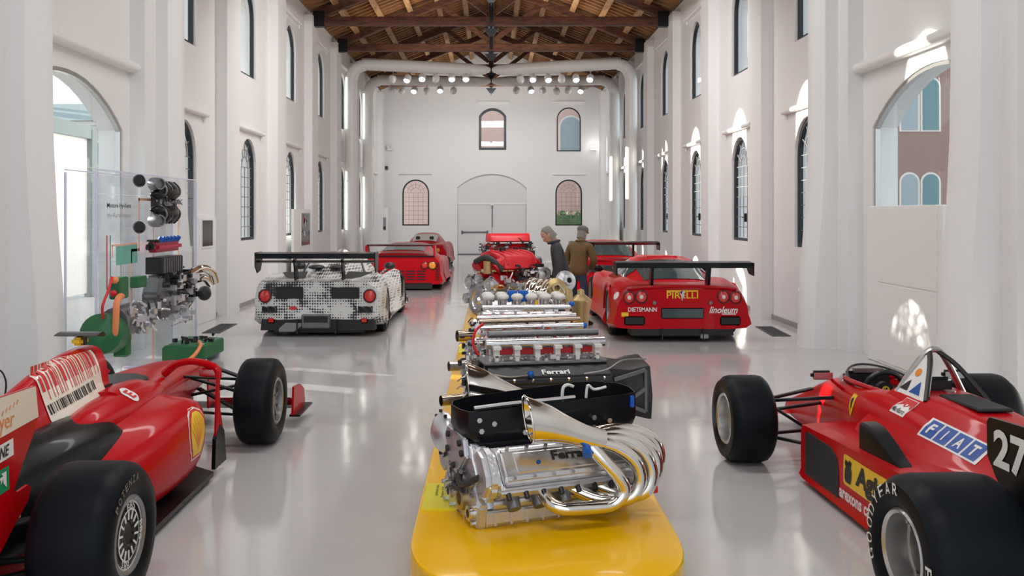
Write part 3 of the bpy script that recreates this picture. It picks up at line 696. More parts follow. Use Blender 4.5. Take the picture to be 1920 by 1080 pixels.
for s in (0, 1):
    pods.append(part('sidepod', G().loft(rloft(PODR, 4, 3, bool(s))), 'red', A, 50))
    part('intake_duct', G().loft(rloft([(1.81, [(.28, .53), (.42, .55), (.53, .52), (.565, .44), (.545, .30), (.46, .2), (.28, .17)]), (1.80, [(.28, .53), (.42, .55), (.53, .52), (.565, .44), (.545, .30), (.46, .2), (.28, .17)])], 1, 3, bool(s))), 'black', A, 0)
    e = -1 if s else 1
    part('rear_fairing', G().loft(rloft([(1.02, [(.12, .60), (.30, .60), (.40, .54), (.44, .42), (.42, .34), (.12, .34)]), (.95, [(.12, .64), (.29, .645), (.41, .58), (.465, .42), (.44, .28), (.12, .28)]),
        (.6, [(.1, .645), (.26, .65), (.37, .58), (.43, .40), (.41, .22), (.1, .22)]), (.15, [(.06, .60), (.2, .60), (.29, .52), (.33, .38), (.31, .2), (.06, .2)]), (-.2, [(.04, .48), (.12, .47), (.18, .40), (.2, .3), (.18, .2), (.04, .2)])], 4, 3, bool(s))), 'carbon', A, 50)
    for q, z in ((.55, .50), (.30, .44), (.05, .40)):
        part('rivet', G().cyl((e*.30, q, z), (e*(.42-.2*(.55-q)), q, z+.0), .008, None, 8), 'steel', A)
    for q in ((3.18, .60, .14), (2.78, .60, .14)): pass
    # suspension
    for a, b in (((.17, 3.2, .58), (.56, 2.98, .50)), ((.19, 2.62, .58), (.56, 2.94, .50)), ((.12, 3.2, .38), (.56, 2.98, .22)), ((.18, 2.55, .34), (.56, 2.94, .22)), ((.14, 2.9, .38), (.55, 2.96, .46)), ((.17, 2.80, .545), (.56, 2.84, .42))):
        part('suspension_arm', G().beam((e*a[0], a[1], a[2]), (e*b[0], b[1], b[2]), .05, .018), 'carbon', A, 40, .006)
    for a, b in (((.12, .35, .40), (.56, .02, .44)), ((.1, -.25, .40), (.56, -.02, .44)), ((.14, .45, .18), (.56, .02, .2)), ((.1, -.3, .18), (.56, -.02, .2)), ((.1, -.1, .22), (.56, -.06, .26))):
        part('suspension_arm', G().beam((e*a[0], a[1], a[2]), (e*b[0], b[1], b[2]), .05, .02), 'carbon', A, 40, .006)
    part('brake_duct', G().lathe([(.0, -.02), (.15, -.02), (.16, .03), (0, .04)], (e*.53, 2.96, .33), (e, 0, 0), 20), 'carbon', A)
    part('brake_duct', G().lathe([(.0, -.04), (.15, -.03), (.16, .03), (0, .04)], (e*.52, 0, .33), (e, 0, 0), 20), 'carbon', A)
    # vane and mirror
    part('turning_vane', G().prism([(2.02, .08), (2.24, .08), (2.20, .30), (2.14, .45), (2.13, .60), (2.15, .70), (2.09, .71), (2.07, .55), (2.05, .35)], lambda u, z, e=e: Vector((e*.605, u, z)), (e*.014, 0, 0)), 'red', A, 0)
    part('vane_foot', G().prism([(2.0, .06), (2.26, .06), (2.21, .28), (2.12, .34), (2.02, .26)], lambda u, z, e=e: Vector((e*.60, u, z)), (e*.026, 0, 0)), 'carbon', A, 0)
    mi = part('mirror_arm', G().tube([(e*.612, 2.12, .66), (e*.60, 2.13, .715), (e*.54, 2.15, .745), (e*.42, 2.18, .765), (e*.30, 2.2, .745), (e*.2, 2.22, .67)], [.022, .026, .026, .024, .026, .03], 8), 'red', A)
    mh = part('mirror_housing', G().box((e*.535, 2.16, .695), (.13, .07, .065)), 'red', A, 40, .02, 2)
    part('mirror_glass', G().box((e*.535, 2.121, .695), (.11, .006, .045)), 'mirror', mh, 0)
    part('endplate', G().prism([(3.38, .12), (3.72, .10), (3.86, .14), (3.82, .26), (3.66, .33), (3.42, .35)], lambda u, z, e=e: Vector((e*.835, u, z)), (e*.018, 0, 0)), 'red', A, 0)
    part('endplate_foot', G().box((e*.86, 3.66, .11), (.09, .52, .014)), 'carbon', A, 0)
    part('nose_pillar', G().box((e*.10, 3.62, .27), (.014, .22, .24)), 'red', A, 0)
    part('rear_endplate', G().prism([(.01, 1.01), (.04, .86), (-.01, .78), (-.10, .68), (-.17, .585), (-.14, .57), (-.05, .575), (-.02, .555), (-.05, .50), (-.15, .44), (-.27, .36), (-.45, .22), (-.80, .22), (-.80, 1.03)], lambda u, z, e=e: Vector((e*.395, u, z)), (e*.014, 0, 0)), 'red', A, 0)
    wx = .69
    wf = wheel(A, e*wx, 2.96, .33, .30, .178, e, 'spoke', 'rimgrey')
    wr = wheel(A, e*(.87-.185), 0, .33, .37, .178, e, 'disc', 'rimgrey')
    if e > 0:
        arc_text('BBS', wr, (.87-.185, 0, .33), .132, .032, -6, 1, 'wtext', 0, 14, .185*.87)
        arc_text('BBS', wr, (.87-.185, 0, .33), .132, .032, 84, 1, 'wtext', 0, 14, .185*.87)
        arc_text('BBS', wr, (.87-.185, 0, .33), .132, .032, 190, 1, 'wtext', 0, 14, .185*.87)
        arc_text('POTENZA', wr, (.87-.185, 0, .33), .262, .035, -48, 1, 'tyreprint' if 'tyreprint' in M else 'rimgrey', 0, 9, .186)
part('floor_plank', G().prism([(-.63, 1.95), (-.45, 2.1), (-.2, 2.15), (.2, 2.15), (.45, 2.1), (.63, 1.95), (.64, .5), (.5, .38), (.3, .3), (.28, -.4), (-.28, -.4), (-.3, .3), (-.5, .38), (-.64, .5)], lambda u, v: Vector((u, v, .03)), (0, 0, .03)), 'carbon', A, 0)
part('diffuser', G().add([(-.5, -.1, .06), (.5, -.1, .06), (.5, -.62, .24), (-.5, -.62, .24), (-.5, -.1, .09), (.5, -.1, .09), (.5, -.62, .27), (-.5, -.62, .27)], [(0, 1, 2, 3), (4, 5, 6, 7), (0, 1, 5, 4), (1, 2, 6, 5), (2, 3, 7, 6), (3, 0, 4, 7)]), 'carbon', A, 0)
part('front_wing', foil(G(), -.84, .84, 3.80, .13, .30, .03, .08), 'carbon', A)
part('front_flap', foil(G(), -.83, -.24, 3.56, .17, .2, .02, .5), 'red', A); part('front_flap', foil(G(), .24, .83, 3.56, .17, .2, .02, .5), 'red', A)
part('rear_wing_plane', foil(G(), -.395, .395, -.28, .80, .34, .04, .12), 'carbon', A)
part('rear_wing_flap', foil(G(), -.395, .395, -.58, .86, .2, .03, .75), 'red', A)
part('rear_wing_pylon', G().box((0, -.4, .58), (.03, .2, .5)), 'carbon', A)
part('gearbox_case', G().box((0, -.3, .28), (.2, .7, .24)), 'carbon', A, 40, .04, 2)
part('rain_light', G().box((0, -.72, .30), (.08, .05, .09)), 'redp', A, 40, .01)
tcam = part('camera_wing', foil(G(), -.13, .13, 1.42, 1.055, .13, .022, .06), 'carbon', A)
part('camera_pod', G().box((0, 1.36, 1.025), (.07, .1, .05)), 'yellow', tcam, 40, .015, 2)
part('pod_band', G().box((.036, 1.35, 1.025), (.004, .05, .045)), 'blackp', tcam, 0)
sho = [part('cockpit_shoulder', G().sph((e*.225, 1.36, .60), 1, 20, 12, (.155, .70, .125)), 'red', A, 60) for e in (1, -1)]
# printing on the left car
bp_ = bvh_of([pods[0]])
SH = [(-.30, -.5), (.30, -.5), (.34, -.36), (.42, -.28), (.5, .02), (.45, .24), (.32, .40), (.12, .49), (-.12, .49), (-.32, .40), (-.45, .24), (-.5, .02), (-.42, -.28), (-.34, -.36)]
o = (0, 1.575, .415); u = (0, 1, 0); v = (0, 0, 1)
sh1 = decal('shell_emblem', poly2d([(x*1.25, y*1.18) for x, y in SH]), o, u, v, 'wtext', A, bp_, .25, .27, .002, .03)
decal('emblem_rim', poly2d([(x*1.17, y*1.10) for x, y in SH]), o, u, v, 'redp', sh1, bp_, .25, .27, .0035, .03)
decal('emblem_fan', poly2d(SH), o, u, v, 'yellow', sh1, bp_, .25, .27, .005, .03)
for k in range(7):
    a = PI*(.12+.76*k/6); c_, s_ = math.cos(a), math.sin(a)
    p0 = (-.03*c_, -.40); p1 = (.44*c_, .02+.40*s_-.02)
    d_ = Vector((p1[0]-p0[0], p1[1]-p0[1])).normalized(); n_ = Vector((-d_.y, d_.x))*.012
    decal('emblem_rib', poly2d([(p0[0]-n_.x, p0[1]-n_.y), (p1[0]-n_.x, p1[1]-n_.y), (p1[0]+n_.x, p1[1]+n_.y), (p0[0]+n_.x, p0[1]+n_.y)]), o, u, v, 'orange', sh1, bp_, .25, .27, .0065, .03)
bb = bvh_of([sho[0], cov, pods[0], tub])
e1 = decal('round_badge', disc2d(), (.285, 1.34, .68), (0, 1, 0), (-.7, 0, .7), 'wtext', A, bb, .115, .13, .004, .02)
decal('badge_letter', text2d('E', 0, .03), (.285, 1.34, .68), (0, 1, 0), (-.7, 0, .7), 'redp', e1, bb, .055, .075, .0065, .02)
ep = decal('endplate_band', poly2d([(.012, 1.008), (.038, .862), (-.27, .845), (-.80, .84), (-.80, 1.028)]), (.409, 0, 0), (0, 1, 0), (0, 0, 1), 'cream', A)
decal('sponsor_word', text2d('yer'), (.409, -.235, .885), (0, 1, 0), (0, 0, 1), 'orange', ep, None, .12, .07, .005)
for k in range(5): decal('dash_mark', rect2d(), (.409, -.27+.03*k, .945+.006*k), (0, .5, 1), (0, -1, .5), 'orange', ep, None, .022, .006, .005)
wb1 = decal('word_ground', rect2d(), (.409, -.30, .775), (0, 1, .06), (0, -.06, 1), 'wtext', A, None, .24, .075, .003)
decal('sponsor_word', text2d('STONE', .3, .02), (.409, -.31, .775), (0, 1, .06), (0, -.06, 1), 'blackp', wb1, None, .19, .05, .005)
gb = decal('green_square', rect2d(), (.409, -.275, .655), (0, 1, .04), (0, -.04, 1), 'greenp', A, None, .12, .105, .003)
decal('arrow_mark', poly2d([(-.3, -.35), (-.3, .1), (-.1, .1), (-.1, -.1), (.1, .1), (.1, -.1), (.35, -.35), (.35, .35), (-.05, .35), (.1, .2), (-.35, .2)]), (.409, -.275, .655), (0, 1, .04), (0, -.04, 1), 'wtext', gb, None, .1, .1, .005)

# ---- right car: 1980s single seater, number 27
Bc = thing('racing_car', 'red 1980s single-seater numbered 27 with open cockpit and roll hoop, front right', 'race car', (2.82, 3.956, 0), .036)
tb = part('monocoque', G().loft(hloft([
    (1.0, [(0, .60), (.2, .60), (.30, .54), (.36, .36), (.34, .08), (0, .05)]),
    (1.75, [(0, .66), (.24, .66), (.345, .58), (.37, .38), (.35, .08), (0, .05)]),
    (2.15, [(0, .62), (.235, .625), (.335, .55), (.35, .36), (.33, .08), (0, .05)]),
    (2.65, [(0, .60), (.20, .59), (.28, .52), (.30, .36), (.28, .09), (0, .07)]),
    (2.95, [(0, .53), (.16, .515), (.23, .46), (.26, .34), (.25, .10), (0, .08)]),
    (3.4, [(0, .36), (.13, .35), (.19, .31), (.21, .24), (.20, .11), (0, .09)]),
    (3.78, [(0, .22), (.10, .215), (.15, .19), (.165, .16), (.15, .11), (0, .10)]),
    (3.86, [(0, .17), (.05, .165), (.08, .155), (.09, .14), (.08, .12), (0, .115)])])), 'red', Bc, 50)
boolcut(tb, [G().loft([[Vector((.25*s*math.copysign(abs(math.cos(a))**.8, math.cos(a)), 2.18+.50*s*math.sin(a), z)) for a in [2*PI*k/24 for k in range(24)]] for z, s in ((.36, .8), (.50, .94), (1.0, 1.05))])])
part('cockpit_liner', G().loft([[Vector((.245*s*math.cos(2*PI*k/24), 2.18+.49*s*math.sin(2*PI*k/24), z)) for k in range(24)] for z, s in ((.57, 1.0), (.50, .95), (.37, .8))], True, True), 'black', Bc)
part('cockpit_rim', G().tube([(.252*math.cos(2*PI*k/28), 2.18+.515*math.sin(2*PI*k/28), .645-.03*(math.sin(2*PI*k/28)+.2)**2) for k in range(29)], .016, 6, False), 'red', Bc)
ws = G(); N = 14
lo = [Vector((.27*math.cos(PI*k/N), 2.30+.47*math.sin(PI*k/N), .60)) for k in range(N+1)]
hi = [Vector((.235*math.cos(PI*k/N), 2.24+.42*math.sin(PI*k/N), .61+.085*math.sin(PI*k/N))) for k in range(N+1)]
ws.add(lo+hi, [(k, k+1, N+2+k, N+1+k) for k in range(N)]); M['ws'] = glass('tinted_screen', (.75, .82, .85), .2)
part('windscreen', ws, 'ws', Bc, 60)
part('screen_edge', G().tube(hi, .008, 6, False), 'black', Bc)
part('dash_panel', G().box((0, 2.58, .58), (.36, .04, .16)), 'black', Bc, 40, .03, 2)
part('dash_plate', G().box((0, 2.57, .665), (.22, .03, .03)), 'steel', Bc, 40)
sw = part('steering_wheel', G().tube([(.135*math.cos(2*PI*k/20), 2.33-.03*math.sin(2*PI*k/20), .575+.125*math.sin(2*PI*k/20)) for k in range(21)], .018, 8, False), 'black', Bc)
part('wheel_boss', G().cyl((0, 2.35, .57), (0, 2.30, .575), .055, None, 16), 'black', sw)
decal('round_badge', disc2d(), (0, 2.299, .575), (1, 0, 0), (0, .1, 1), 'yellow', sw, None, .055, .055, .002)
decal('horse_mark', poly2d(HORSE), (0, 2.297, .575), (1, 0, 0), (0, .1, 1), 'blackp', sw, None, .034, .04, .003)
part('seat', G().box((0, 1.86, .52), (.34, .1, .34)), 'black', Bc, 40, .04, 2)
cov2 = part('engine_cover', G().loft(hloft([
    (1.78, [(0, .70), (.15, .70), (.25, .655), (.36, .53), (.46, .41), (.46, .1), (0, .08)]),
    (1.4, [(0, .71), (.15, .705), (.24, .64), (.355, .52), (.48, .405), (.48, .1), (0, .08)]),
    (.95, [(0, .69), (.13, .685), (.215, .62), (.34, .50), (.47, .405), (.47, .1), (0, .08)]),
    (.5, [(0, .64), (.11, .635), (.175, .57), (.27, .485), (.38, .41), (.38, .12), (0, .1)]),
    (.1, [(0, .57), (.09, .565), (.14, .51), (.2, .45), (.27, .40), (.27, .15), (0, .12)])])), 'red', Bc, 50)
part('cover_vent', G().box((.0, 1.22, .712), (.2, .42, .02)), 'mesh', Bc, 40, .008)
part('fuel_cap', G().lathe([(.0, .0), (.035, 0), (.035, .025), (0, .03)], (.02, 1.52, .70), (0, 0, 1), 12), 'steel', Bc)
HP = [Vector((-.2, 1.74, .66)), Vector((-.12, 1.70, .82)), Vector((-.04, 1.67, .935)), Vector((.03, 1.67, .945)), Vector((.1, 1.68, .86)), Vector((.22, 1.72, .66))]
part('roll_hoop', G().tube(HP, .02, 10), 'steel', Bc)
part('hoop_stay', G().tube([(-.03, 1.66, .935), (-.08, 1.56, .86), (-.19, 1.40, .68)], .016, 8), 'black', Bc)
part('hoop_stay', G().tube([(.03, 1.66, .935), (.1, 1.57, .86), (.2, 1.42, .68)], .016, 8), 'black', Bc)
fp = part('hoop_fairing', G().add([(-.045, 1.67, .935), (-.215, 1.76, .67), (-.2, 1.41, .68), (-.035, 1.665, .935), (-.2, 1.755, .67), (-.19, 1.41, .68)], [(0, 1, 2), (3, 5, 4), (0, 1, 4, 3), (1, 2, 5, 4), (2, 0, 3, 5)]), 'white', Bc, 0)
nf = Vector((-.85, -.1, .5)); 
decal('orange_mark', disc2d(), (-.118, 1.62, .815), (0, -1, -.05), (.5, -.1, .85), 'orange', fp, bvh_of([fp]), .06, .055, .003, .05)
decal('black_mark', poly2d([(-.5, -.5), (.5, -.5), (.3, .5), (0, .2)]), (-.168, 1.67, .735), (0, -1, -.02), (.5, -.1, .85), 'blackp', fp, bvh_of([fp]), .09, .075, .003, .05)
decal('blue_mark', poly2d([(-.5, -.5), (.5, -.5), (0, .5)]), (-.165, 1.54, .735), (0, -1, -.02), (.5, -.1, .85), 'bluep', fp, bvh_of([fp]), .12, .085, .003, .05)
part('head_pad', G().box((0, 1.62, .72), (.18, .05, .14)), 'black', Bc, 40, .03, 2)
P2 = [(2.12, [(.30, .37), (.50, .385), (.63, .375), (.655, .34), (.655, .1), (.64, .05), (.30, .05)]),
      (2.06, [(.28, .385), (.50, .40), (.64, .39), (.665, .355), (.665, .08), (.65, .04), (.28, .04)]),
      (1.4, [(.28, .41), (.50, .425), (.645, .415), (.67, .385), (.67, .08), (.655, .04), (.28, .04)]),
      (.8, [(.28, .43), (.49, .445), (.64, .435), (.665, .405), (.665, .08), (.65, .04), (.28, .04)]),
      (.48, [(.26, .42), (.42, .43), (.54, .42), (.56, .39), (.56, .1), (.55, .05), (.26, .05)]),
      (.40, [(.26, .40), (.38, .40), (.46, .39), (.48, .37), (.48, .12), (.47, .07), (.26, .07)])]
pod2 = []
for s in (0, 1):
    pod2.append(part('sidepod', G().loft(smooth_rings([[Vector(((-x if s else x), y, z)) for x, z in r] for y, r in P2], 2, 2)), 'red', Bc, 50))
    e = -1 if s else 1
    part('radiator_mesh', G().prism([(2.02, .085), (2.02, .35), (1.98, .365), (1.62, .36), (1.53, .32), (1.50, .25), (1.50, .085)], lambda u, z, e=e: Vector((e*(.655 if z < 2 else 0), u, z)), (e*.022, 0, 0)), 'mesh', Bc, 0)
    sc = part('turbo_scoop', G().loft(smooth_rings([[Vector((e*x, y, z)) for x, z in r] for y, r in (
        (1.36, [(.50, .40), (.50, .565), (.515, .58), (.595, .575), (.61, .555), (.61, .40)]), (1.22, [(.51, .40), (.51, .56), (.525, .575), (.60, .57), (.612, .55), (.612, .40)]),
        (1.05, [(.52, .41), (.52, .50), (.53, .515), (.60, .51), (.61, .495), (.61, .41)]), (.88, [(.53, .41), (.53, .435), (.54, .44), (.60, .44), (.605, .435), (.605, .41)]))], 3, 1)), 'carbon', Bc, 40)
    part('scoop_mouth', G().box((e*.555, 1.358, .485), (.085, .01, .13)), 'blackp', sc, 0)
    for a, b in (((.26, 2.95, .46), (.72, 2.66, .44)), ((.31, 2.42, .50), (.72, 2.62, .44)), ((.24, 2.9, .16), (.74, 2.66, .19)), ((.30, 2.35, .14), (.74, 2.62, .19)), ((.28, 2.72, .40), (.74, 2.72, .34))):
        part('suspension_arm', G().beam((e*a[0], a[1], a[2]), (e*b[0], b[1], b[2]), .034, .022), 'carbon', Bc, 40, .007)
    part('push_rod', G().cyl((e*.30, 2.60, .15), (e*.72, 2.64, .42), .011, None, 8), 'carbon', Bc)
    part('brake_disc', G().lathe([(.0, -.02), (.13, -.02), (.13, .03), (0, .03)], (e*.74, 2.64, .31), (e, 0, 0), 24), 'rimgrey', Bc)
    for a, b in (((.15, .4, .36), (.66, .04, .40)), ((.12, -.3, .36), (.66, -.04, .40)), ((.15, .35, .16), (.66, .04, .2)), ((.12, -.3, .16), (.66, -.04, .2)), ((.12, 0, .3), (.66, 0, .32))):
        part('suspension_arm', G().beam((e*a[0], a[1], a[2]), (e*b[0], b[1], b[2]), .034, .022), 'steel', Bc, 40, .007)
    mp_ = part('mirror_stem', G().tube([(e*.30, 2.30, .58), (e*.37, 2.28, .635), (e*.40, 2.27, .665)], .011, 6), 'red', Bc)
    part('mirror_housing', G().box((e*.46, 2.28, .685), (.15, .06, .062)), 'black', Bc, 40, .02, 2)
    part('mirror_glass', G().box((e*.46, 2.248, .685), (.13, .006, .045)), 'mirror', Bc, 0)
    wf = wheel(Bc, e*(1.05-.165), 2.64, .31, .33, .182, e, 'dish', 'rimsil')
    wr = wheel(Bc, e*(1.06-.235), 0, .33, .47, .182, e, 'dish', 'rimsil')
    if e < 0:
        arc_text('GOODYEAR', wr, (-(1.06-.235), 0, .33), .262, .058, -112, -1, 'wtext', 0, 15.5, .232)
        arc_text('EAGLE', wr, (-(1.06-.235), 0, .33), .262, .058, 88, -1, 'wtext', 0, 14, .232)
    part('rear_endplate', G().prism([(.24, .835), (.22, .86), (-.55, .90), (-.55, .50), (-.1, .42), (.0, .46), (.08, .52), (.17, .60), (.235, .68)], lambda u, z, e=e: Vector((e*.50, u, z)), (e*.016, 0, 0)), 'carbon', Bc, 0)
    part('front_endplate', G().box((e*.68, 3.72, .12), (.016, .42, .16)), 'red', Bc, 0)
part('front_wing', foil(foil(G(), -.68, -.12, 3.86, .10, .34, .03, .12), .12, .68, 3.86, .10, .34, .03, .12), 'red', Bc)
part('rear_wing_plane', foil(G(), -.5, .5, .05, .72, .42, .05, .2), 'carbon', Bc)
part('rear_wing_flap', foil(G(), -.5, .5, -.32, .82, .2, .03, .8), 'carbon', Bc)
part('wing_pylon', G().box((0, -.25, .5), (.05, .22, .5)), 'carbon', Bc)
part('underfloor', G().box((0, 1.15, .035), (1.24, 1.9, .025)), 'carbon', Bc, 0)
part('gearbox_case', G().box((0, -.1, .3), (.26, .8, .3)), 'steel', Bc, 40, .05, 2)
# printing on the right car
b2 = bvh_of([cov2, tb]); bt = bvh_of([tb]); bp2 = bvh_of([pod2[1]])
U = (0, -1, 0)
o = (-.27, .965, .565); V = (.66, 0, .75)
ft = decal('badge_ground', rect2d(), o, U, V, 'wtext', Bc, b2, .52, .135, .003, .05)
for k, ch in enumerate('FIAT'):
    oo = Vector(o)+Vector(U)*(-.186+.124*k)
    sq = decal('badge_square', poly2d([(-.5, -.5), (.42, -.5), (.5, .5), (-.42, .5)]), oo, U, V, 'bluep', ft, b2, .118, .112, .0045, .05)
    decal('badge_letter', text2d(ch, .12, .03), oo, U, V, 'wtext', ft, b2, .055 if ch != 'I' else .018, .07, .0065, .04)
s0 = decal('shield_badge', poly2d(SHIELD), (-.33, 2.05, .525), U, (.25, 0, 1), 'yellow', Bc, bt, .085, .155, .003, .04)
decal('horse_mark', poly2d(HORSE), (-.33, 2.05, .53), U, (.25, 0, 1), 'blackp', s0, bt, .05, .09, .005, .03)
so_ = (-.27, 1.50, .632)
mb = decal('sticker_ground', rect2d(), so_, U, V, 'wtext', Bc, b2, .145, .135, .003, .04)
decal('sticker_top', poly2d([(-.5, .5), (-.5, -.1), (-.2, .12), (0, -.05), (.2, .15), (.5, -.1), (.5, .5)]), so_, U, V, 'redp', mb, b2, .135, .125, .0045, .04)
decal('sticker_word', text2d('Marlboro', 0, .01), Vector(so_)-Vector(V)*.038, U, V, 'blackp', mb, b2, .12, .035, .006, .03)
ag = decal('agip_ground', rrect2d(.12, 2.9), (-.67, 1.12, .285), U, (0, 0, 1), 'yellow', Bc, bp2, .62, .18, .003, .08)
decal('dog_mark', poly2d([(-.5, -.35), (-.38, -.5), (-.3, -.3), (-.1, -.25), (-.05, -.5), (.06, -.3), (.2, -.3), (.24, -.5), (.36, -.28), (.4, .05), (.28, .2), (.38, .42), (.1, .5), (.0, .38), (.15, .3), (-.1, .24), (-.4, .44), (-.5, .25), (-.36, .14), (-.48, .02)]), (-.67, 1.355, .285), U, (0, 0, 1), 'blackp', ag, bp2, .11, .14, .005, .05)
decal('agip_word', text2d('Agip', .12, .05), (-.67, 1.08, .28), U, (0, 0, 1), 'blackp', ag, bp2, .36, .155, .005, .05)
wm = decal('small_word_ground', rect2d(), (-.67, 1.30, .128), U, (0, 0, 1), 'redp', Bc, bp2, .5, .06, .002, .1)
decal('small_word', text2d('arexons car', .1, .03), (-.67, 1.26, .128), U, (0, 0, 1), 'wtext', wm, bp2, .46, .055, .004, .05)
decal('race_number', text2d('27', 0, .03), (-.516, .055, .735), U, (0, 0, 1), 'wtext', Bc, None, .25, .175, .004)
# ------------------------------------------------------------------ platform and engines
M['yel'] = mat('yellow_lacquer', (.84, .46, .0), .25, coat=.10, spec=.2)
M['plate'] = mat('yellow_info_print', (.78, .68, .02), .35)
M['pol'] = mat('machined_metal', (.66, .65, .66), .22, .95)
M['exh'] = mat('chrome_exhaust', (.80, .76, .70), .09, 1)
M['burnt'] = mat('heat_tinted_steel', (.42, .33, .25), .22, 1)
M['blkcast'] = mat('black_casting', (.022, .021, .023), .38, .3, bump=.15, bscale=80)
M['redc'] = mat('crackle_red', (.62, .012, .018), .42)
M['bluec'] = mat('anodised_blue', (.01, .12, .50), .3, .4)
M['gold'] = mat('golden_casting', (.50, .36, .17), .4, .8, bump=.15, bscale=60)
M['hose'] = mat('dark_hose', (.02, .02, .024), .5)
M['whitep'] = mat('white_plastic', (.75, .73, .70), .4)
M['cyanb'] = mat('pale_grey_green', (.36, .44, .45), .35, .3)
ZP = .4
PX0, PX1, PY0, PY1 = -.347, .815, 3.36, 22.0
pl = thing('display_platform', 'long glossy yellow display platform with rounded end, engines standing on it', 'platform', (0, 0, 0))
def plan(inset=0.):
    cx, hw = (PX0+PX1)/2, (PX1-PX0)/2-inset; pts = []
    for k in range(25):
        a = PI+PI*k/24; c, s = math.cos(a), math.sin(a)
        pts.append((cx+hw*math.copysign(abs(c)**.62, c), PY0+.62+(.62-inset)*s*1.0 if abs(s) < 1 else PY0+inset))
    pts = [(x, PY0+inset+.6-(.6)*abs(math.sin(PI*k/24))**.8) for k, (x, y) in enumerate(pts)]
    return pts+[(cx+hw, PY1-inset), (cx-hw, PY1-inset)]
g = G(); rings = [[Vector((x, y, z)) for x, y in plan(i)] for i, z in ((.0, 0), (.0, ZP-.012), (.004, ZP-.004), (.012, ZP))]
part('body', g.loft(rings), 'yel', pl, 30)
def plate(lab, x, y, rz, w=.36, h=.40):
    t = thing('info_plate', lab, 'info plate', (x, y, ZP), rz, 'yellow info plates lying on the platform')
    part('plate', G().box((0, 0, .006), (w, h, .012)), 'plate', t, 0)
    random.seed(int(y*10))
    for (px, n, sz) in ((-.33, 2, .018), (-.02, 3, .011), (.2, 3, .011)):
        for k in range(n):
            tx = text2d(random.choice(('MOTORE V10', 'cilindrata', '10 cilindri', 'potenza max', 'Engine V10', 'anno 2005')))
            decal('text_line', tx, (px*w+.028*k, .08-.03*(k % 2), .012), (0, 1, 0), (-1, 0, 0), 'greyp' if 'greyp' in M else 'hose', t, None, h*.42, sz, .001)
    return t
plate('yellow printed info plate beside the nearest engine', -.15, 4.44, 0)
plate('yellow printed info plate beside the second engine', -.17, 5.62, 0, .30, .34)
plate('yellow printed info plate beside the silver-railed engines', -.2, 9.2, 0, .26, .4)
def stuff(name, g, m, parent, sm=35):
    o = part(name, g, m, parent, sm); o['kind'] = 'stuff'; return o
def bolts(t, pts, n, m='pol', r=.008, h=.012, name='bolt'):
    g = G(); nv = Vector(n).normalized()
    me = G().cyl((0, 0, 0), nv*h, r, None, 6).mesh('bolt', 30)
    for p in pts: link(name, me, m, t, p)
def greeble(t, name, m, c, d, n, s=(.015, .04), seed=0, kinds=(0, 1, 2)):
    rnd = random.Random(seed); g = G()
    for _ in range(n):
        p = Vector([c[i]+rnd.uniform(-.5, .5)*d[i] for i in range(3)]); k = rnd.choice(kinds); q = rnd.uniform(*s)
        if k == 0: g.box(p, (q*rnd.uniform(.7, 2), q, q*rnd.uniform(.6, 1.4)), Matrix.Rotation(rnd.uniform(-.5, .5), 4, 'Z'))
        elif k == 1:
            a = Vector(rnd.choice(((1, 0, 0), (0, -1, 0), (0, 0, 1), (-.7, -.7, 0)))); g.cyl(p, p+a*q*1.3, q*.5, None, 8)
        else:
            a = Vector((rnd.uniform(-1, 1), rnd.uniform(-1, 1), rnd.uniform(-1, 1)))*q*2
            g.tube([p, p+a*.5+Vector((0, -q*.6, q*.4)), p+a], q*.22, 6)
    return stuff(name, g, m, t)
def open_tube(name, path, r, m, t, th=.006, n=16, dark=True):
    """pipe whose last end is an open mouth"""
    g = G().tube(path, r, n, True, False); P = cr([Vector(p) for p in path], 5); rs = [v[0] for v in cr([Vector((q, 0, 0)) for q in (r if isinstance(r, (list, tuple)) else [r]*len(path))], 5)]
    o = part(name, g, m, t, 60)
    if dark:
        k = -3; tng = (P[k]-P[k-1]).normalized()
        part('bore_shade', G().cyl(P[k], P[k]+tng*.004, rs[k]*.97, None, n), 'blackp', o)  # black disc stands in for the shade inside the pipe
    return o
def bell(path, r, t, n=28):
    """flared tail pipe with a scarf-cut mouth"""
    P = cr([Vector(p) for p in path], 6); R = [q[0] for q in cr([Vector((q, 0, 0)) for q in r], 6)]; rings = []
    for i, p in enumerate(P):
        tg = (P[min(i+1, len(P)-1)]-P[max(i-1, 0)]).normalized(); x = tg.cross(Vector((0, 0, 1))).normalized(); y = x.cross(tg)
        w = max(0, (i/(len(P)-1)-.45)/.55)
        rings.append([p+(x*math.cos(2*PI*k/n)+y*math.sin(2*PI*k/n))*R[i]+tg*(w*.42*R[i]*math.sin(2*PI*k/n)) for k in range(n)])
    o = part('exhaust_bell', G().loft(rings, True, False), 'exh', t, 60)
    part('bell_lip', G().tube(rings[-1]+[rings[-1][0]], .005, 6, False), 'exh', o, 60)
    part('bore_shade', G().loft([rings[-8]], True, False).add([q*.97+P[-8]*.03 for q in rings[-8]], [tuple(range(n))]), 'blackp', o, 0)  # black face painted in for the dark inside the bell
    return o
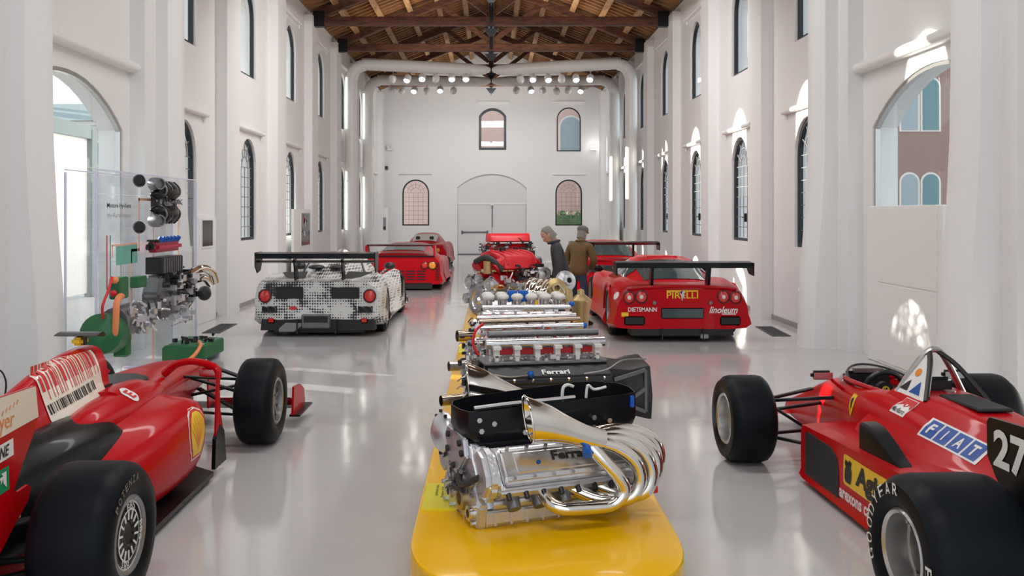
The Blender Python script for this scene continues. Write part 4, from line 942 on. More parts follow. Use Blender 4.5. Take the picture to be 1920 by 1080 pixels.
# --- nearest engine: silver ten-cylinder with black carbon airbox tray and chrome exhausts
E = thing('engine', 'silver V10 racing engine with chrome bell-mouth exhaust and black carbon tray, nearest', 'engine', (.229, 4.336, ZP), math.radians(22), 'engines on the yellow platform')
part('sump', G().prism([(-.215, 0), (.215, 0), (.225, .02), (.225, .075), (-.225, .075), (-.225, .02)], lambda u, z: Vector((-.37, u, z)), (.70, 0, 0)), 'alu', E, 0, .008, 2)
for k in range(9): link('sump_rib', G().box((0, 0, 0), (.012, .012, .06)).mesh('sump_rib', 0) if k == 0 else bpy.data.meshes['sump_rib'], 'alu', E, (-.32+.078*k, -.226, .04))
part('crankcase', G().prism([(-.20, .07), (.20, .07), (.18, .13), (.15, .24), (-.15, .24), (-.18, .13)], lambda u, z: Vector((-.36, u, z)), (.70, 0, 0)), 'alu', E, 0, .01, 2)
part('oil_gallery', G().cyl((-.33, -.205, .105), (.30, -.205, .105), .032, None, 14), 'alu', E)
for s in (-1, 1):
    nn = Vector((0, s*.78, .626)); tt = Vector((0, -s*.626, .78))
    def B(a, q, s=s): return Vector((0, s*.015, .075))+nn*(q*.88)+tt*a
    def bank(poly, x0, x1): return G().prism(poly, lambda u, v: B(u, v)+Vector((x0, 0, 0)), (x1-x0, 0, 0))
    part('cylinder_bank', bank([(-.075, .10), (.075, .10), (.085, .24), (-.085, .24)], -.32, .34), 'alu', E, 0, .008, 2)
    hd = part('cylinder_head', bank([(-.10, .235), (.10, .235), (.115, .31), (.105, .345), (-.105, .345), (-.115, .31)], -.335, .345), 'alu', E, 0, .01, 2)
    cc = part('cam_cover', bank([(-.085, .34), (.09, .34), (.085, .385), (.06, .40), (-.055, .40), (-.08, .385)], -.31, .335), 'pol', E, 0, .01, 2)
    part('cover_panel', bank([(-.045, .395), (.05, .395), (.05, .406), (-.045, .406)], -.25, .30), 'pol', cc, 0, .004)
    for k in range(8): part('head_nut', G().cyl(B(-.105, .325)+Vector((-.29+.085*k, 0, 0)), B(-.135, .325)+Vector((-.29+.085*k, 0, 0)), .012, None, 8), 'blkcast', hd)
    bolts(hd, [B(.074 if j else -.066, .392)+Vector((-.27+.095*k, 0, 0)) for k in range(7) for j in (0, 1)], nn, 'pol', .009, .014)
    if s < 0:
        decal('cover_word', text2d('Ferrari', 0, .03), B(.018, .407)+Vector((.03, 0, 0)), (1, 0, 0), tt, 'blackp', cc, None, .20, .042, .002)
        decal('blue_cap', disc2d(12), B(-.005, .407)+Vector((-.14, 0, 0)), (1, 0, 0), tt, 'bluec', cc, None, .02, .02, .003)
        for k in range(5):
            part('exhaust_port', G().cyl(B(-.10, .25)+Vector((-.25+.125*k, 0, 0)), B(-.155, .25)+Vector((-.25+.125*k, 0, 0)), .034, .03, 14), 'alu_d', E)
    part('head_front_cover', bank([(-.10, .22), (.10, .22), (.125, .29), (.11, .38), (.05, .42), (-.05, .42), (-.10, .39), (-.125, .30)], -.40, -.33), 'whitep' if False else 'alu', E, 0, .022, 3)
tc_ = part('timing_cover', G().prism([(-.22, .0), (.22, .0), (.235, .10), (.19, .17), (.24, .22), (.12, .36), (.0, .30), (-.12, .36), (-.24, .22), (-.19, .17), (-.235, .10)], lambda u, z: Vector((-.405, u, z)), (.05, 0, 0)), 'alu', E, 0, .01, 2)
part('triangle_plate', G().prism([(-.10, .38), (.12, .40), (.16, .34), (.05, .20), (-.02, .19), (-.13, .30)], lambda u, z: Vector((-.425, u, z)), (.025, 0, 0)), 'whitep' if False else 'alu', E, 0, .008, 2)
bolts(E, [(-.425, y, z) for y, z in ((-.06, .35), (.09, .36), (.02, .23), (.1, .29), (-.09, .31))], (-1, 0, 0), 'blkcast', .016, .012)
dm = part('gear_dome', G().lathe([(0, .055), (.04, .052), (.075, .035), (.095, .01), (.10, 0), (.10, -.02), (0, -.02)], (-.405, .235, .33), (-1, 0, 0), 24), 'alu', E, 50)
bolts(dm, [(-.405, .235+.105*math.cos(2*PI*k/9), .33+.105*math.sin(2*PI*k/9)) for k in range(9)], (-1, 0, 0), 'blkcast', .008, .014)
for (y, z, r) in ((-.05, .095, .055), (.10, .085, .032), (-.165, .06, .035), (.06, .19, .035)):
    fl = part('shaft_flange', G().lathe([(r*.55, .02), (r, .018), (r, -.01), (r*.55, -.01)], (-.408, y, z), (-1, 0, 0), 20, True), 'gold' if r > .05 else 'pol', E)
    part('bore_shade', G().cyl((-.409, y, z), (-.413, y, z), r*.56, None, 18), 'blackp', fl)  # black disc in place of the shaded hole
bolts(E, [(-.405, y, z) for y, z in ((-.19, .02), (-.1, .02), (0, .02), (.1, .02), (.19, .02), (.21, .1), (-.21, .1), (.0, .16), (-.12, .17), (.13, .16), (-.20, .21), (.2, .22))], (-1, 0, 0), 'pol', .010, .016)
greeble(E, 'front_fittings', 'alu_d', (-.415, -.05, .19), (.02, .3, .12), 26, (.012, .026), 5)
greeble(E, 'side_fittings', 'alu_d', (.0, -.20, .17), (.6, .05, .06), 40, (.012, .028), 6)
stuff('coolant_hoses', G().tube([(-.41, -.02, .22), (-.44, -.10, .18), (-.43, -.18, .20), (-.38, -.24, .25)], .014, 8).tube([(-.41, .05, .15), (-.44, -.02, .14), (-.43, -.12, .15)], .012, 8), 'hose', E)
part('red_tag', G().box((-.20, -.245, .215), (.10, .02, .02), Matrix.Rotation(.7, 4, 'X')), 'redc', E, 30, .005)
# exhausts, near side then far side
def yv(p, s): return (p[0], p[1]*-s, p[2])
PR = [[(.07, -.375, .372), (.12, -.405, .31), (.19, -.425, .23), (.222, -.425, .16), (.17, -.415, .105), (.06, -.40, .098), (-.06, -.385, .105), (-.105, -.34, .125), (-.115, -.26, .16)],
      [(.09, -.37, .38), (.19, -.39, .355), (.285, -.41, .285), (.315, -.405, .19), (.27, -.39, .115), (.14, -.34, .11), (.02, -.25, .16)],
      [(.10, -.36, .39), (.24, -.365, .375), (.34, -.385, .315), (.385, -.39, .22), (.36, -.38, .13), (.28, -.33, .11), (.15, -.25, .16)],
      [(.10, -.345, .40), (.25, -.345, .395), (.38, -.355, .335), (.43, -.36, .25), (.41, -.35, .16), (.34, -.30, .13), (.27, -.24, .16)],
      [(.10, -.335, .405), (.26, -.32, .41), (.41, -.325, .365), (.465, -.325, .28), (.45, -.31, .20), (.39, -.25, .16)]]
for s in (-1, 1):
    for p in PR[:5 if s < 0 else 3]: part('exhaust_primary', G().tube([(a, -b*-1 if s < 0 else -b, c) for a, b, c in p], .030, 12), 'exh', E, 60)
    mouth = [(.14, s*.365, .383), (.06, s*.365, .405), (-.04, s*.355, .442), (-.13, s*.345, .476), (-.205, s*.33, .497)]
    if s > 0: mouth = [(.14, .36, .413), (.06, .365, .435), (-.04, .375, .472), (-.13, .395, .506), (-.205, .42, .530)]
    bell(mouth, [.05, .052, .064, .084, .096], E)
part('lambda_sensor', G().cyl((.055, -.385, .37), (.04, -.42, .335), .018, .022, 10), 'bluec', E)
part('spring_bracket', G().box((.07, -.40, .385), (.03, .02, .03)), 'pol', E, 30, .004)
tr_plan = [(-.43, -.06), (-.41, -.13), (-.36, -.155), (0, -.165), (.38, -.185), (.44, -.16), (.475, -.05), (.475, .06), (.40, .16), (.30, .20), (-.30, .17), (-.40, .12), (-.43, .05)]
def ring_at(sc, z0, dz): return [Vector((x*sc+.0, y*sc, z0+dz*(x+.43)/.9)) for x, y in tr_plan]
part('airbox_tray', G().loft([ring_at(.90, .36, 0), ring_at(.97, .385, 0), ring_at(1, .42, .0), ring_at(1, .505, .035), ring_at(.985, .505, .035), ring_at(.97, .40, 0)]), 'carbon', E, 40)
part('rim_tube', G().tube([(-.38, -.12, .515), (-.2, -.13, .525), (0, -.14, .53), (.12, -.142, .533)], .011, 8), 'pol', E)
part('rim_clip', G().tube([(.10, -.05, .50), (.105, -.05, .56), (.13, -.05, .575), (.16, -.05, .565)], .008, 6), 'whitep', E)
part('rim_clip', G().tube([(.24, -.03, .50), (.25, -.03, .56), (.28, -.04, .54), (.34, -.05, .55)], .007, 6), 'whitep', E)
part('blue_connector', G().box((.405, -.185, .50), (.02, .02, .055)), 'bluec', E, 30, .004)
bolts(E, [(x, y, z) for x, y, z in ((.2, -.178, .44), (.28, -.182, .42), (.2, -.176, .395), (.34, -.186, .39), (-.3, -.16, .45), (-.37, -.155, .47), (-.15, -.165, .40), (-.36, -.155, .42))], (0, -1, 0), 'pol', .013, .012)
part('trumpet_rail', G().box((0, 0, .44), (.8, .05, .03)), 'blkcast', E, 30, .01)
pp = part('drain_pipe', G().cyl((.33, -.20, .085), (.455, -.24, .09), .016, None, 12), 'pol', E)
part('red_cap', G().cyl((.455, -.24, .09), (.50, -.255, .092), .021, None, 14), 'redc', pp)
part('oil_pump', G().lathe([(0, .02), (.04, .02), (.05, 0), (.05, -.10), (.035, -.14), (0, -.14)], (.36, -.21, .07), (1, -.1, 0), 16), 'alu', E)
part('oil_pump', G().lathe([(0, .02), (.03, .02), (.038, 0), (.038, -.08), (0, -.1)], (.24, -.225, .055), (1, 0, 0), 16), 'blkcast', E)
# --- generic longitudinal V engine used behind
def v12(label, loc, rz, L=.72, W=.5, cover='blkcast', block='alu_d', head='alu', rail='pol', z=1.0, word=None, seed=1, ang=.55, n=6, zb=.14):
    t = thing('engine', label, 'engine', loc, rz, 'engines on the yellow platform'); h = W/2
    part('sump', G().box((0, 0, .05), (L, W*.8, .10)), block, t, 0, .012, 2)
    part('crankcase', G().prism([(-h*.8, .09), (h*.8, .09), (h*.7, .28), (-h*.7, .28)], lambda u, v: Vector((-L/2, u, v)), (L, 0, 0)), block, t, 0, .012, 2)
    for s in (-1, 1):
        nn = Vector((0, s*math.sin(ang), math.cos(ang))); tt = Vector((0, -s*math.cos(ang), math.sin(ang)))
        B = lambda a, q: Vector((0, s*.03, zb))+nn*q+tt*a
        part('cylinder_bank', G().prism([(-.085, .10), (.085, .10), (.095, .25), (-.095, .25)], lambda u, v: B(u, v)+Vector((-L/2+.03, 0, 0)), (L-.05, 0, 0)), head, t, 0, .008, 2)
        cv = part('cam_cover', G().prism([(-.10, .245), (.10, .245), (.10, .30), (.07, .335), (-.07, .335), (-.10, .30)], lambda u, v: B(u, v)+Vector((-L/2+.015, 0, 0)), (L-.02, 0, 0)), cover, t, 0, .012, 2)
        if s < 0 and word: decal('cover_word', text2d(word, 0, .03), B(-.03, .337)+Vector((.04, 0, 0)), (1, 0, 0), tt, 'wtext', cv, None, .17, .042, .003)
        bolts(t, [B(sg*.082, .318)+Vector((-L/2+.06+k*(L-.12)/6, 0, 0)) for k in range(7) for sg in (-1, 1)], nn, 'pol', .008, .014)
    part('front_cover', G().prism([(-h*.8, .02), (h*.8, .02), (h*.8, .25), (h*1.05, .36), (h*.6, .44), (0, .36), (-h*.6, .44), (-h*1.05, .36), (-h*.8, .25)], lambda u, v: Vector((-L/2-.045, u, v)), (.05, 0, 0)), head, t, 0, .012, 2)
    for k, (y, zz, r) in enumerate(((0, .14, .07), (-.14, .22, .04), (.14, .2, .045), (-.12, .08, .035))):
        part('pulley', G().lathe([(0, .02), (r*.5, .025), (r*.9, .01), (r, .01), (r, -.03), (0, -.03)], (-L/2-.06, y, zz), (-1, 0, 0), 18), 'pol', t)
    greeble(t, 'front_fittings', 'alu', (-L/2-.05, 0, .26), (.05, W*.9, .36), 46, (.014, .034), seed)
    greeble(t, 'dark_fittings', 'hose', (-L/2-.03, 0, .3), (.10, W*.9, .34), 26, (.014, .03), seed+50)
    return t
def intake_row(t, L, y, z, n=6, m='pol', r=.03, h=.10, cap=None, name='intake_trumpet'):
    me = G().lathe([(r*.75, 0), (r*.75, h*.5), (r*.9, h*.8), (r*1.15, h)], n=14).mesh('trumpet', 50)
    mc = G().sph((0, 0, h*.95), r*1.25, 12, 6, (1, 1, .6)).mesh('cap', 60) if cap else None
    for k in range(n):
        o = link(name, me, m, t, (-L/2+L*(k+.5)/n, y, z))
        if mc: link('trumpet_cap', mc, cap, o)
def tail(t, p, m='burnt', r=.032):
    open_tube('tail_pipe', p, r, m, t, n=14)
# second: black covered V12 with clamped silver rail and black bell housing
t2 = v12('black-covered V12 engine with silver clamped intake rail and black bell housing', (.30, 5.58, ZP), math.radians(11), .78, .54, 'blkcast', 'blkcast', 'blkcast', word='Ferrari', seed=3, zb=.185)
part('intake_rail', G().cyl((-.36, -.11, .615), (.38, -.11, .615), .03, None, 16), 'pol', t2)
part('rail_back', G().cyl((-.32, .02, .655), (.38, .02, .655), .022, None, 12), 'alu_d', t2)
me = G().box((0, 0, 0), (.032, .05, .055)).box((0, -.01, -.045), (.022, .03, .06)).box((0, -.02, .03), (.045, .05, .018)).mesh('rail_clamp', 0)
for k in range(6): link('rail_clamp', me, 'whitep', t2, (-.30+.125*k, -.13, .565))
part('red_gasket', G().box((.0, -.085, .565), (.62, .02, .035)), 'redc', t2, 0)
part('deck_plate', G().box((0, -.06, .505), (.76, .24, .02)), 'alu_d', t2, 0, .005)
intake_row(t2, .7, .10, .52, 6, 'pol', .035, .1)
part('bell_housing', G().loft([[Vector((x, y*q, .30+z*q)) for y, z in ((-.22, -.14), (-.24, .0), (-.20, .16), (0, .2), (.2, .16), (.24, 0), (.22, -.14))] for x, q in ((.39, 1.0), (.52, .9), (.62, 1.05), (.64, 1.05))]), 'blkcast', t2, 30)
for a, b in (((.40, -.245, .40), (.60, -.235, .45)), ((.40, -.24, .28), (.60, -.24, .20)), ((.60, -.24, .20), (.60, -.235, .45)), ((.42, -.235, .22), (.60, -.24, .34))):
    part('housing_rib', G().beam(a, b, .016, .02), 'alu_d', t2, 0)
part('blue_connector', G().sph((-.12, -.265, .455), .022, 10, 6), 'bluec', t2)
part('harness_wire', G().tube([(-.34, -.27, .46), (-.25, -.28, .445), (-.14, -.27, .45)], .004, 6).tube([(.2, -.28, .45), (.34, -.28, .47), (.45, -.26, .52), (.6, -.25, .52)], .005, 6), 'rimgrey', t2)
greeble(t2, 'rail_fittings', 'pol', (0, -.12, .53), (.7, .06, .03), 34, (.012, .022), 12)
tail(t2, [(-.20, .05, .27), (-.35, .03, .27), (-.50, .0, .27), (-.62, -.03, .27)])
tail(t2, [(-.20, -.22, .20), (-.35, -.3, .20), (-.50, -.36, .22), (-.60, -.40, .24)], 'exh', .03)
# third: chrome piped with red injectors
t3 = v12('V12 engine with long chrome pipes and red injectors', (.26, 6.75, ZP), math.radians(7), .78, .54, 'pol', 'blkcast', 'alu_d', seed=8)
for y, z, r, m_ in ((-.16, .565, .022, 'pol'), (-.05, .60, .018, 'burnt'), (.09, .61, .02, 'pol')):
    part('fuel_pipe', G().cyl((-.36, y, z), (.40, y, z+.01), r, None, 12), m_, t3)
me = G().cyl((0, 0, 0), (0, -.02, .07), .013, None, 8).sph((0, -.022, .075), .017, 8, 5).mesh('injector', 40)
for k in range(6): link('injector', me, 'redc', t3, (-.30+.12*k, -.18, .46))
me = G().box((0, 0, 0), (.085, .06, .05)).mesh('intake_block', 0, .01)
for k in range(6): link('intake_block', me, 'whitep', t3, (-.28+.115*k, .0, .565))
part('blue_connector', G().sph((.41, -.16, .575), .024, 10, 6), 'bluec', t3)
part('label_tag', G().box((-.02, -.215, .50), (.09, .012, .03)), 'cream', t3, 0)
part('red_hose', G().tube([(-.34, -.16, .60), (-.40, -.2, .55), (-.42, -.22, .46), (-.38, -.24, .38)], .010, 8), 'redc', t3)
tail(t3, [(-.20, .05, .29), (-.35, .03, .28), (-.50, .0, .27), (-.58, -.02, .27)], 'steel', .036)
greeble(t3, 'rail_fittings', 'alu', (.02, -.20, .50), (.74, .06, .08), 60, (.012, .026), 91)
greeble(t3, 'dark_fittings', 'hose', (.02, -.24, .44), (.74, .06, .10), 50, (.012, .028), 92)
greeble(t3, 'red_fittings', 'redc', (-.1, -.17, .53), (.56, .05, .05), 22, (.010, .02), 93)
# fourth: white capped intake trumpets, blue trays
t4 = v12('V12 engine with white-capped intake trumpets and blue trays', (.29, 8.1, ZP), math.radians(4), .80, .56, 'pol', 'blkcast', 'alu', seed=15)
intake_row(t4, .76, -.06, .56, 6, 'pol', .045, .10, 'whitep'); intake_row(t4, .76, .14, .56, 6, 'pol', .045, .10, 'whitep')
for x in (-.10, .0): part('blue_tray', G().box((x, .04, .655), (.09, .06, .10)), 'bluec', t4, 0, .006)
for y, z in ((-.17, .575), (-.22, .52)): part('fuel_pipe', G().cyl((-.38, y, z), (.40, y, z), .022, None, 12), 'pol', t4)
me = G().cyl((0, 0, 0), (0, -.01, .06), .014, None, 8).sph((0, -.012, .06), .018, 8, 5).mesh('injector', 40)
for k in range(6): link('injector', me, 'redc', t4, (-.32+.13*k, -.26, .45))
for p in ((.41, -.17, .60), (-.05, -.28, .42)): part('blue_connector', G().sph(p, .026, 10, 6), 'bluec', t4)
tail(t4, [(-.20, -.05, .34), (-.35, -.08, .33), (-.52, -.1, .32), (-.60, -.12, .32)], 'burnt', .05)
fn = part('side_canister', G().lathe([(0, .22), (.03, .21), (.035, .17), (.10, .12), (.10, .10), (.075, .0), (.065, -.16), (0, -.16)], (.52, .0, .50), (0, 0, 1), 20), 'gold', t4, 40)
greeble(t4, 'rail_fittings', 'alu', (.02, -.24, .50), (.74, .05, .08), 50, (.012, .026), 94)
greeble(t4, 'dark_fittings', 'hose', (.02, -.27, .43), (.76, .05, .12), 50, (.012, .03), 95)
# fifth: silver turbo V6
t5 = v12('silver turbocharged V6 engine with looping polished pipes', (.33, 9.75, ZP), math.radians(6), .72, .6, 'alu', 'alu', 'alu', seed=21)
for k in range(4):
    part('turbo_pipe', G().tube([(.0+.06*k, -.30, .40), (.0+.06*k, -.34, .55), (.06+.06*k, -.22, .68-.02*k), (.16+.05*k, -.05, .66), (.26+.03*k, .05, .54)], .032, 10), 'exh', t5, 60)
part('turbo_compressor', G().lathe([(.03, .07), (.05, .07), (.06, .03), (.11, .01), (.12, -.03), (.10, -.07), (0, -.08)], (.34, -.20, .60), (0, -1, .2), 20), 'gold', t5)
part('turbo_compressor', G().lathe([(.03, .07), (.05, .07), (.06, .03), (.11, .01), (.12, -.03), (.10, -.07), (0, -.08)], (.50, .05, .66), (.3, -1, .2), 20), 'alu', t5)
part('wastegate', G().lathe([(0, .08), (.05, .07), (.06, .02), (.06, -.06), (0, -.07)], (.47, -.16, .52), (0, 0, 1), 16), 'gold', t5)
greeble(t5, 'turbo_fittings', 'pol', (.22, -.1, .56), (.5, .3, .2), 70, (.02, .05), 31)
greeble(t5, 'top_fittings', 'alu_d', (-.05, 0, .5), (.6, .3, .1), 40, (.02, .05), 32)
# sixth: road V8 with red plenum covers
t6 = v12('tall V8 road engine with bright red intake covers and front pulleys', (.23, 12.9, ZP+.0), math.radians(38), .80, .66, 'redc', 'alu', 'alu', seed=41)
t6.scale = (1.08, 1.08, 1.22)
pb = G()
part('red_plenum', G().loft(smooth_rings([[Vector((x, y*w_, z)) for y, z in ((-.30, .50), (-.33, .56), (-.26, .66), (-.06, .70), (.06, .70), (.26, .66), (.33, .56), (.30, .50))] for x, w_ in ((-.30, .7), (-.24, .95), (0, 1.05), (.24, .95), (.32, .6))], 3, 2)), 'redc', t6, 50)
for s in (-1, 1):
    part('intake_manifold', G().tube([(-.36, s*.2, .52), (-.25, s*.22, .58), (.2, s*.24, .58), (.36, s*.22, .50)], .07, 10), 'redc', t6, 60)
    part('throttle_body', G().cyl((.34, s*.14, .58), (.44, s*.14, .58), .06, None, 14), 'alu', t6)
part('crank_pulley', G().lathe([(0, .06), (.03, .06), (.05, .03), (.10, .035), (.11, .05), (.165, .05), (.165, 0), (0, 0)], (-.47, -.02, .15), (-1, 0, 0), 28), 'pol', t6)
for y, z, r in ((-.22, .34, .07), (.2, .34, .075), (0, .40, .055), (-.24, .18, .06), (.26, .16, .06)):
    part('belt_pulley', G().lathe([(0, .04), (r*.4, .045), (r*.5, .02), (r*.9, .02), (r, .035), (r, -.02), (0, -.02)], (-.47, y, z), (-1, 0, 0), 20), 'alu', t6)
part('oil_filter', G().cyl((-.42, -.12, .46), (-.42, -.12, .60), .055, None, 16), 'gold', t6)
part('exhaust_manifold', G().tube([(-.3, -.34, .34), (-.1, -.42, .30), (.15, -.42, .26), (.38, -.36, .22)], .05, 10), 'alu_d', t6, 60)
part('alternator', G().lathe([(0, .1), (.06, .1), (.085, .06), (.085, -.08), (0, -.1)], (.30, -.36, .44), (1, -.3, 0), 18), 'alu', t6)
greeble(t6, 'side_fittings', 'alu', (.05, -.36, .34), (.8, .1, .3), 80, (.02, .05), 42)
greeble(t6, 'dark_hoses', 'hose', (.15, -.34, .46), (.6, .14, .2), 40, (.02, .05), 43)
for k in range(5):
    part('plenum_rib', G().tube([(-.24+.12*k, y, z) for y, z in ((-.31, .57), (-.24, .665), (-.06, .705), (.06, .705), (.24, .665))], .014, 6), 'redc', t6, 60)
part('filler_cap', G().cyl((-.1, -.02, .70), (-.1, -.02, .75), .045, None, 14), 'black', t6)
part('air_hose', G().tube([(-.30, -.28, .50), (-.38, -.2, .60), (-.36, 0, .64), (-.38, .2, .58)], .035, 10), 'hose', t6, 60)
part('coil_cover', G().box((.1, -.33, .53), (.5, .04, .06)), 'black', t6, 0, .01)
# seventh: red topped engine on a pale cradle
t7 = v12('farthest engine, red-topped on a pale grey cradle', (.30, 17.2, ZP+.36), math.radians(10), .84, .62, 'redc', 'blkcast', 'blkcast', seed=61)
t7['stand'] = 1
part('cradle', G().loft([[Vector((x*q, y*q, z)) for x, y in ((-.62, -.30), (.62, -.30), (.66, 0), (.62, .30), (-.62, .30), (-.66, 0))] for z, q in ((-.36, .55), (-.3, .6), (-.05, .98), (.06, 1.02), (.06, .95), (-.02, .9))]), 'cyanb', t7, 30)
part('red_cover', G().loft(smooth_rings([[Vector((x, y*w_, z)) for y, z in ((-.26, .50), (-.28, .56), (-.2, .64), (0, .66), (.2, .64), (.28, .56), (.26, .50))] for x, w_ in ((-.38, .7), (-.3, .95), (.1, 1.0), (.36, .8), (.42, .5))], 3, 2)), 'redc', t7, 50)
greeble(t7, 'side_fittings', 'hose', (0, -.28, .36), (.9, .1, .26), 60, (.03, .06), 62)
greeble(t7, 'metal_fittings', 'cyanb', (0, -.30, .32), (.9, .08, .2), 20, (.03, .06), 63)
# ------------------------------------------------------------------ closed racing cars
M['cglass'] = mat('car_glass', (.05, .08, .085), .06, 0, spec=.8)
M['lred'] = mat('tail_lamp_red', (.62, .02, .012), .15, coat=.6)
M['lamb'] = mat('tail_lamp_amber', (.85, .33, .03), .15, coat=.6)
M['lring'] = mat('lamp_ring', (.06, .01, .012), .3)
m, nt, b = _mat('camouflage_wrap')
b.inputs['Roughness'].default_value = .35; b.inputs['Coat Weight'].default_value = .2
tc = nt.nodes.new('ShaderNodeTexCoord'); mp = nt.nodes.new('ShaderNodeMapping'); mp.inputs['Scale'].default_value = (2.2, .8, 2.6)
n1 = nt.nodes.new('ShaderNodeTexNoise'); n1.inputs['Scale'].default_value = 1.5; n1.inputs['Detail'].default_value = 3; n1.inputs['Distortion'].default_value = .8
vo = nt.nodes.new('ShaderNodeTexVoronoi'); vo.inputs['Scale'].default_value = 26; vo.inputs['Randomness'].default_value = .12
ad = nt.nodes.new('ShaderNodeMath'); ad.operation = 'MULTIPLY_ADD'; ad.inputs[1].default_value = 1.5; ad.inputs[2].default_value = -.36
lt = nt.nodes.new('ShaderNodeMath'); lt.operation = 'LESS_THAN'
mx = nt.nodes.new('ShaderNodeMix'); mx.data_type = 'RGBA'; mx.inputs[6].default_value = (.70, .70, .69, 1); mx.inputs[7].default_value = (.03, .03, .035, 1)
L_ = nt.links.new
L_(tc.outputs['Object'], mp.inputs[0]); L_(mp.outputs[0], n1.inputs['Vector']); L_(tc.outputs['Object'], vo.inputs['Vector'])
L_(n1.outputs[0], ad.inputs[0]); L_(vo.outputs['Distance'], lt.inputs[0]); L_(ad.outputs[0], lt.inputs[1]); L_(lt.outputs[0], mx.inputs[0]); L_(mx.outputs[2], b.inputs['Base Color'])
M['camo'] = m
def patch(name, rings, i0, i1, j0, j1, m, parent, off=.006, flip=-1, label=None):
    n = len(rings[0]); vs = []; fs = []
    R = lambda i, j: rings[max(0, min(i, len(rings)-1))][j % n]
    for i in range(i0, i1+1):
        for j in range(j0, j1+1):
            nr = (R(i+1, j)-R(i-1, j)).cross(R(i, j+1)-R(i, j-1)).normalized()*flip
            vs.append(R(i, j)+nr*off)
    w = j1-j0+1
    for i in range(i1-i0):
        for j in range(w-1): fs.append((i*w+j, i*w+j+1, (i+1)*w+j+1, (i+1)*w+j))
    o = link(name, G().add(vs, fs).mesh(name, 60), m, parent, label=label); return o
def gt(label, loc, rz, body, cab, paint, wb, track, tw=.30, tr=.33, group=None, rims='rimgrey', flip=1, styl='spoke'):
    t = thing('race_car', label, 'race car', loc, rz)
    rings = hloft(body, 4, 3)
    bo = part('body', G().loft(rings), paint, t, 45)
    cut = []
    for yy in (0, wb):
        for s in (-1, 1): cut.append(G().cyl((s*(track+.4), yy, tr), (s*(track-tw/2-.05), yy, tr), tr+.045, None, 28))
    boolcut(bo, cut)
    for yy in (0, wb):
        for s in (-1, 1): wheel(t, s*track, yy, tr, tw, .24, s, styl, rims)
    cr_ = hloft(cab, 4, 3)
    cb = part('cabin', G().loft(cr_), paint, t, 45)
    part('underbody', G().box((0, wb/2-.05, .08), (track*2-.3, wb+1.2, .06)), 'blackp', t, 0)
    return t, bo, cb, rings, cr_
def lamp(t, x, y, z, r, m, n=1):
    o = part('tail_lamp', G().lathe([(0, .02), (r*.55, .018), (r*.9, .008), (r, 0), (r, -.05)], (x, y, z), (0, -1, 0), 22), m, t, 50)
    part('lamp_ring', G().lathe([(r*1.0, .012), (r*1.16, .008), (r*1.18, -.05), (r, -.05)], (x, y, z), (0, -1, 0), 22, True), 'lring', o, 40)
    return o
# --- white and black camouflaged hypercar
BODY = [(-.72, [(0, .77), (.45, .77), (.78, .74), (.92, .63), (.93, .42), (.80, .26), (0, .26)]),
        (-.5, [(0, .79), (.46, .79), (.84, .80), (.96, .66), (.97, .38), (.93, .16), (0, .14)]),
        (0, [(0, .80), (.45, .79), (.80, .85), (.97, .68), (.98, .36), (.95, .11), (0, .11)]),
        (.6, [(0, .80), (.42, .78), (.74, .78), (.86, .64), (.88, .36), (.92, .1), (0, .1)]),
        (1.3, [(0, .78), (.4, .74), (.70, .68), (.78, .56), (.84, .34), (.92, .1), (0, .1)]),
        (2.0, [(0, .68), (.45, .66), (.74, .66), (.88, .56), (.93, .36), (.94, .1), (0, .1)]),
        (2.65, [(0, .60), (.5, .62), (.78, .76), (.95, .62), (.97, .36), (.95, .1), (0, .1)]),
        (3.3, [(0, .48), (.5, .48), (.76, .52), (.88, .42), (.92, .26), (.9, .1), (0, .1)]),
        (3.7, [(0, .32), (.45, .30), (.66, .28), (.72, .22), (.68, .15), (.5, .11), (0, .1)])]
CAB = [(-.35, [(0, .80), (.10, .80), (.18, .79), (.22, .77), (0, .7)]), (.3, [(0, .99), (.16, .97), (.30, .88), (.38, .74), (0, .6)]), (.9, [(0, 1.10), (.28, 1.07), (.46, .95), (.58, .70), (0, .6)]),
       (1.5, [(0, 1.09), (.30, 1.06), (.48, .93), (.60, .66), (0, .5)]), (2.25, [(0, .74), (.3, .73), (.48, .68), (.58, .60), (0, .5)])]
C1, bo, cb, rg, cg = gt('white and black camouflaged race car with a tall black rear wing', (-2.53, 13.85, 0), 0, BODY, CAB, 'camo', 2.62, .83, .28, .33)
C1.scale = (.97, 1, 1.04)
nj = len(cg[0])
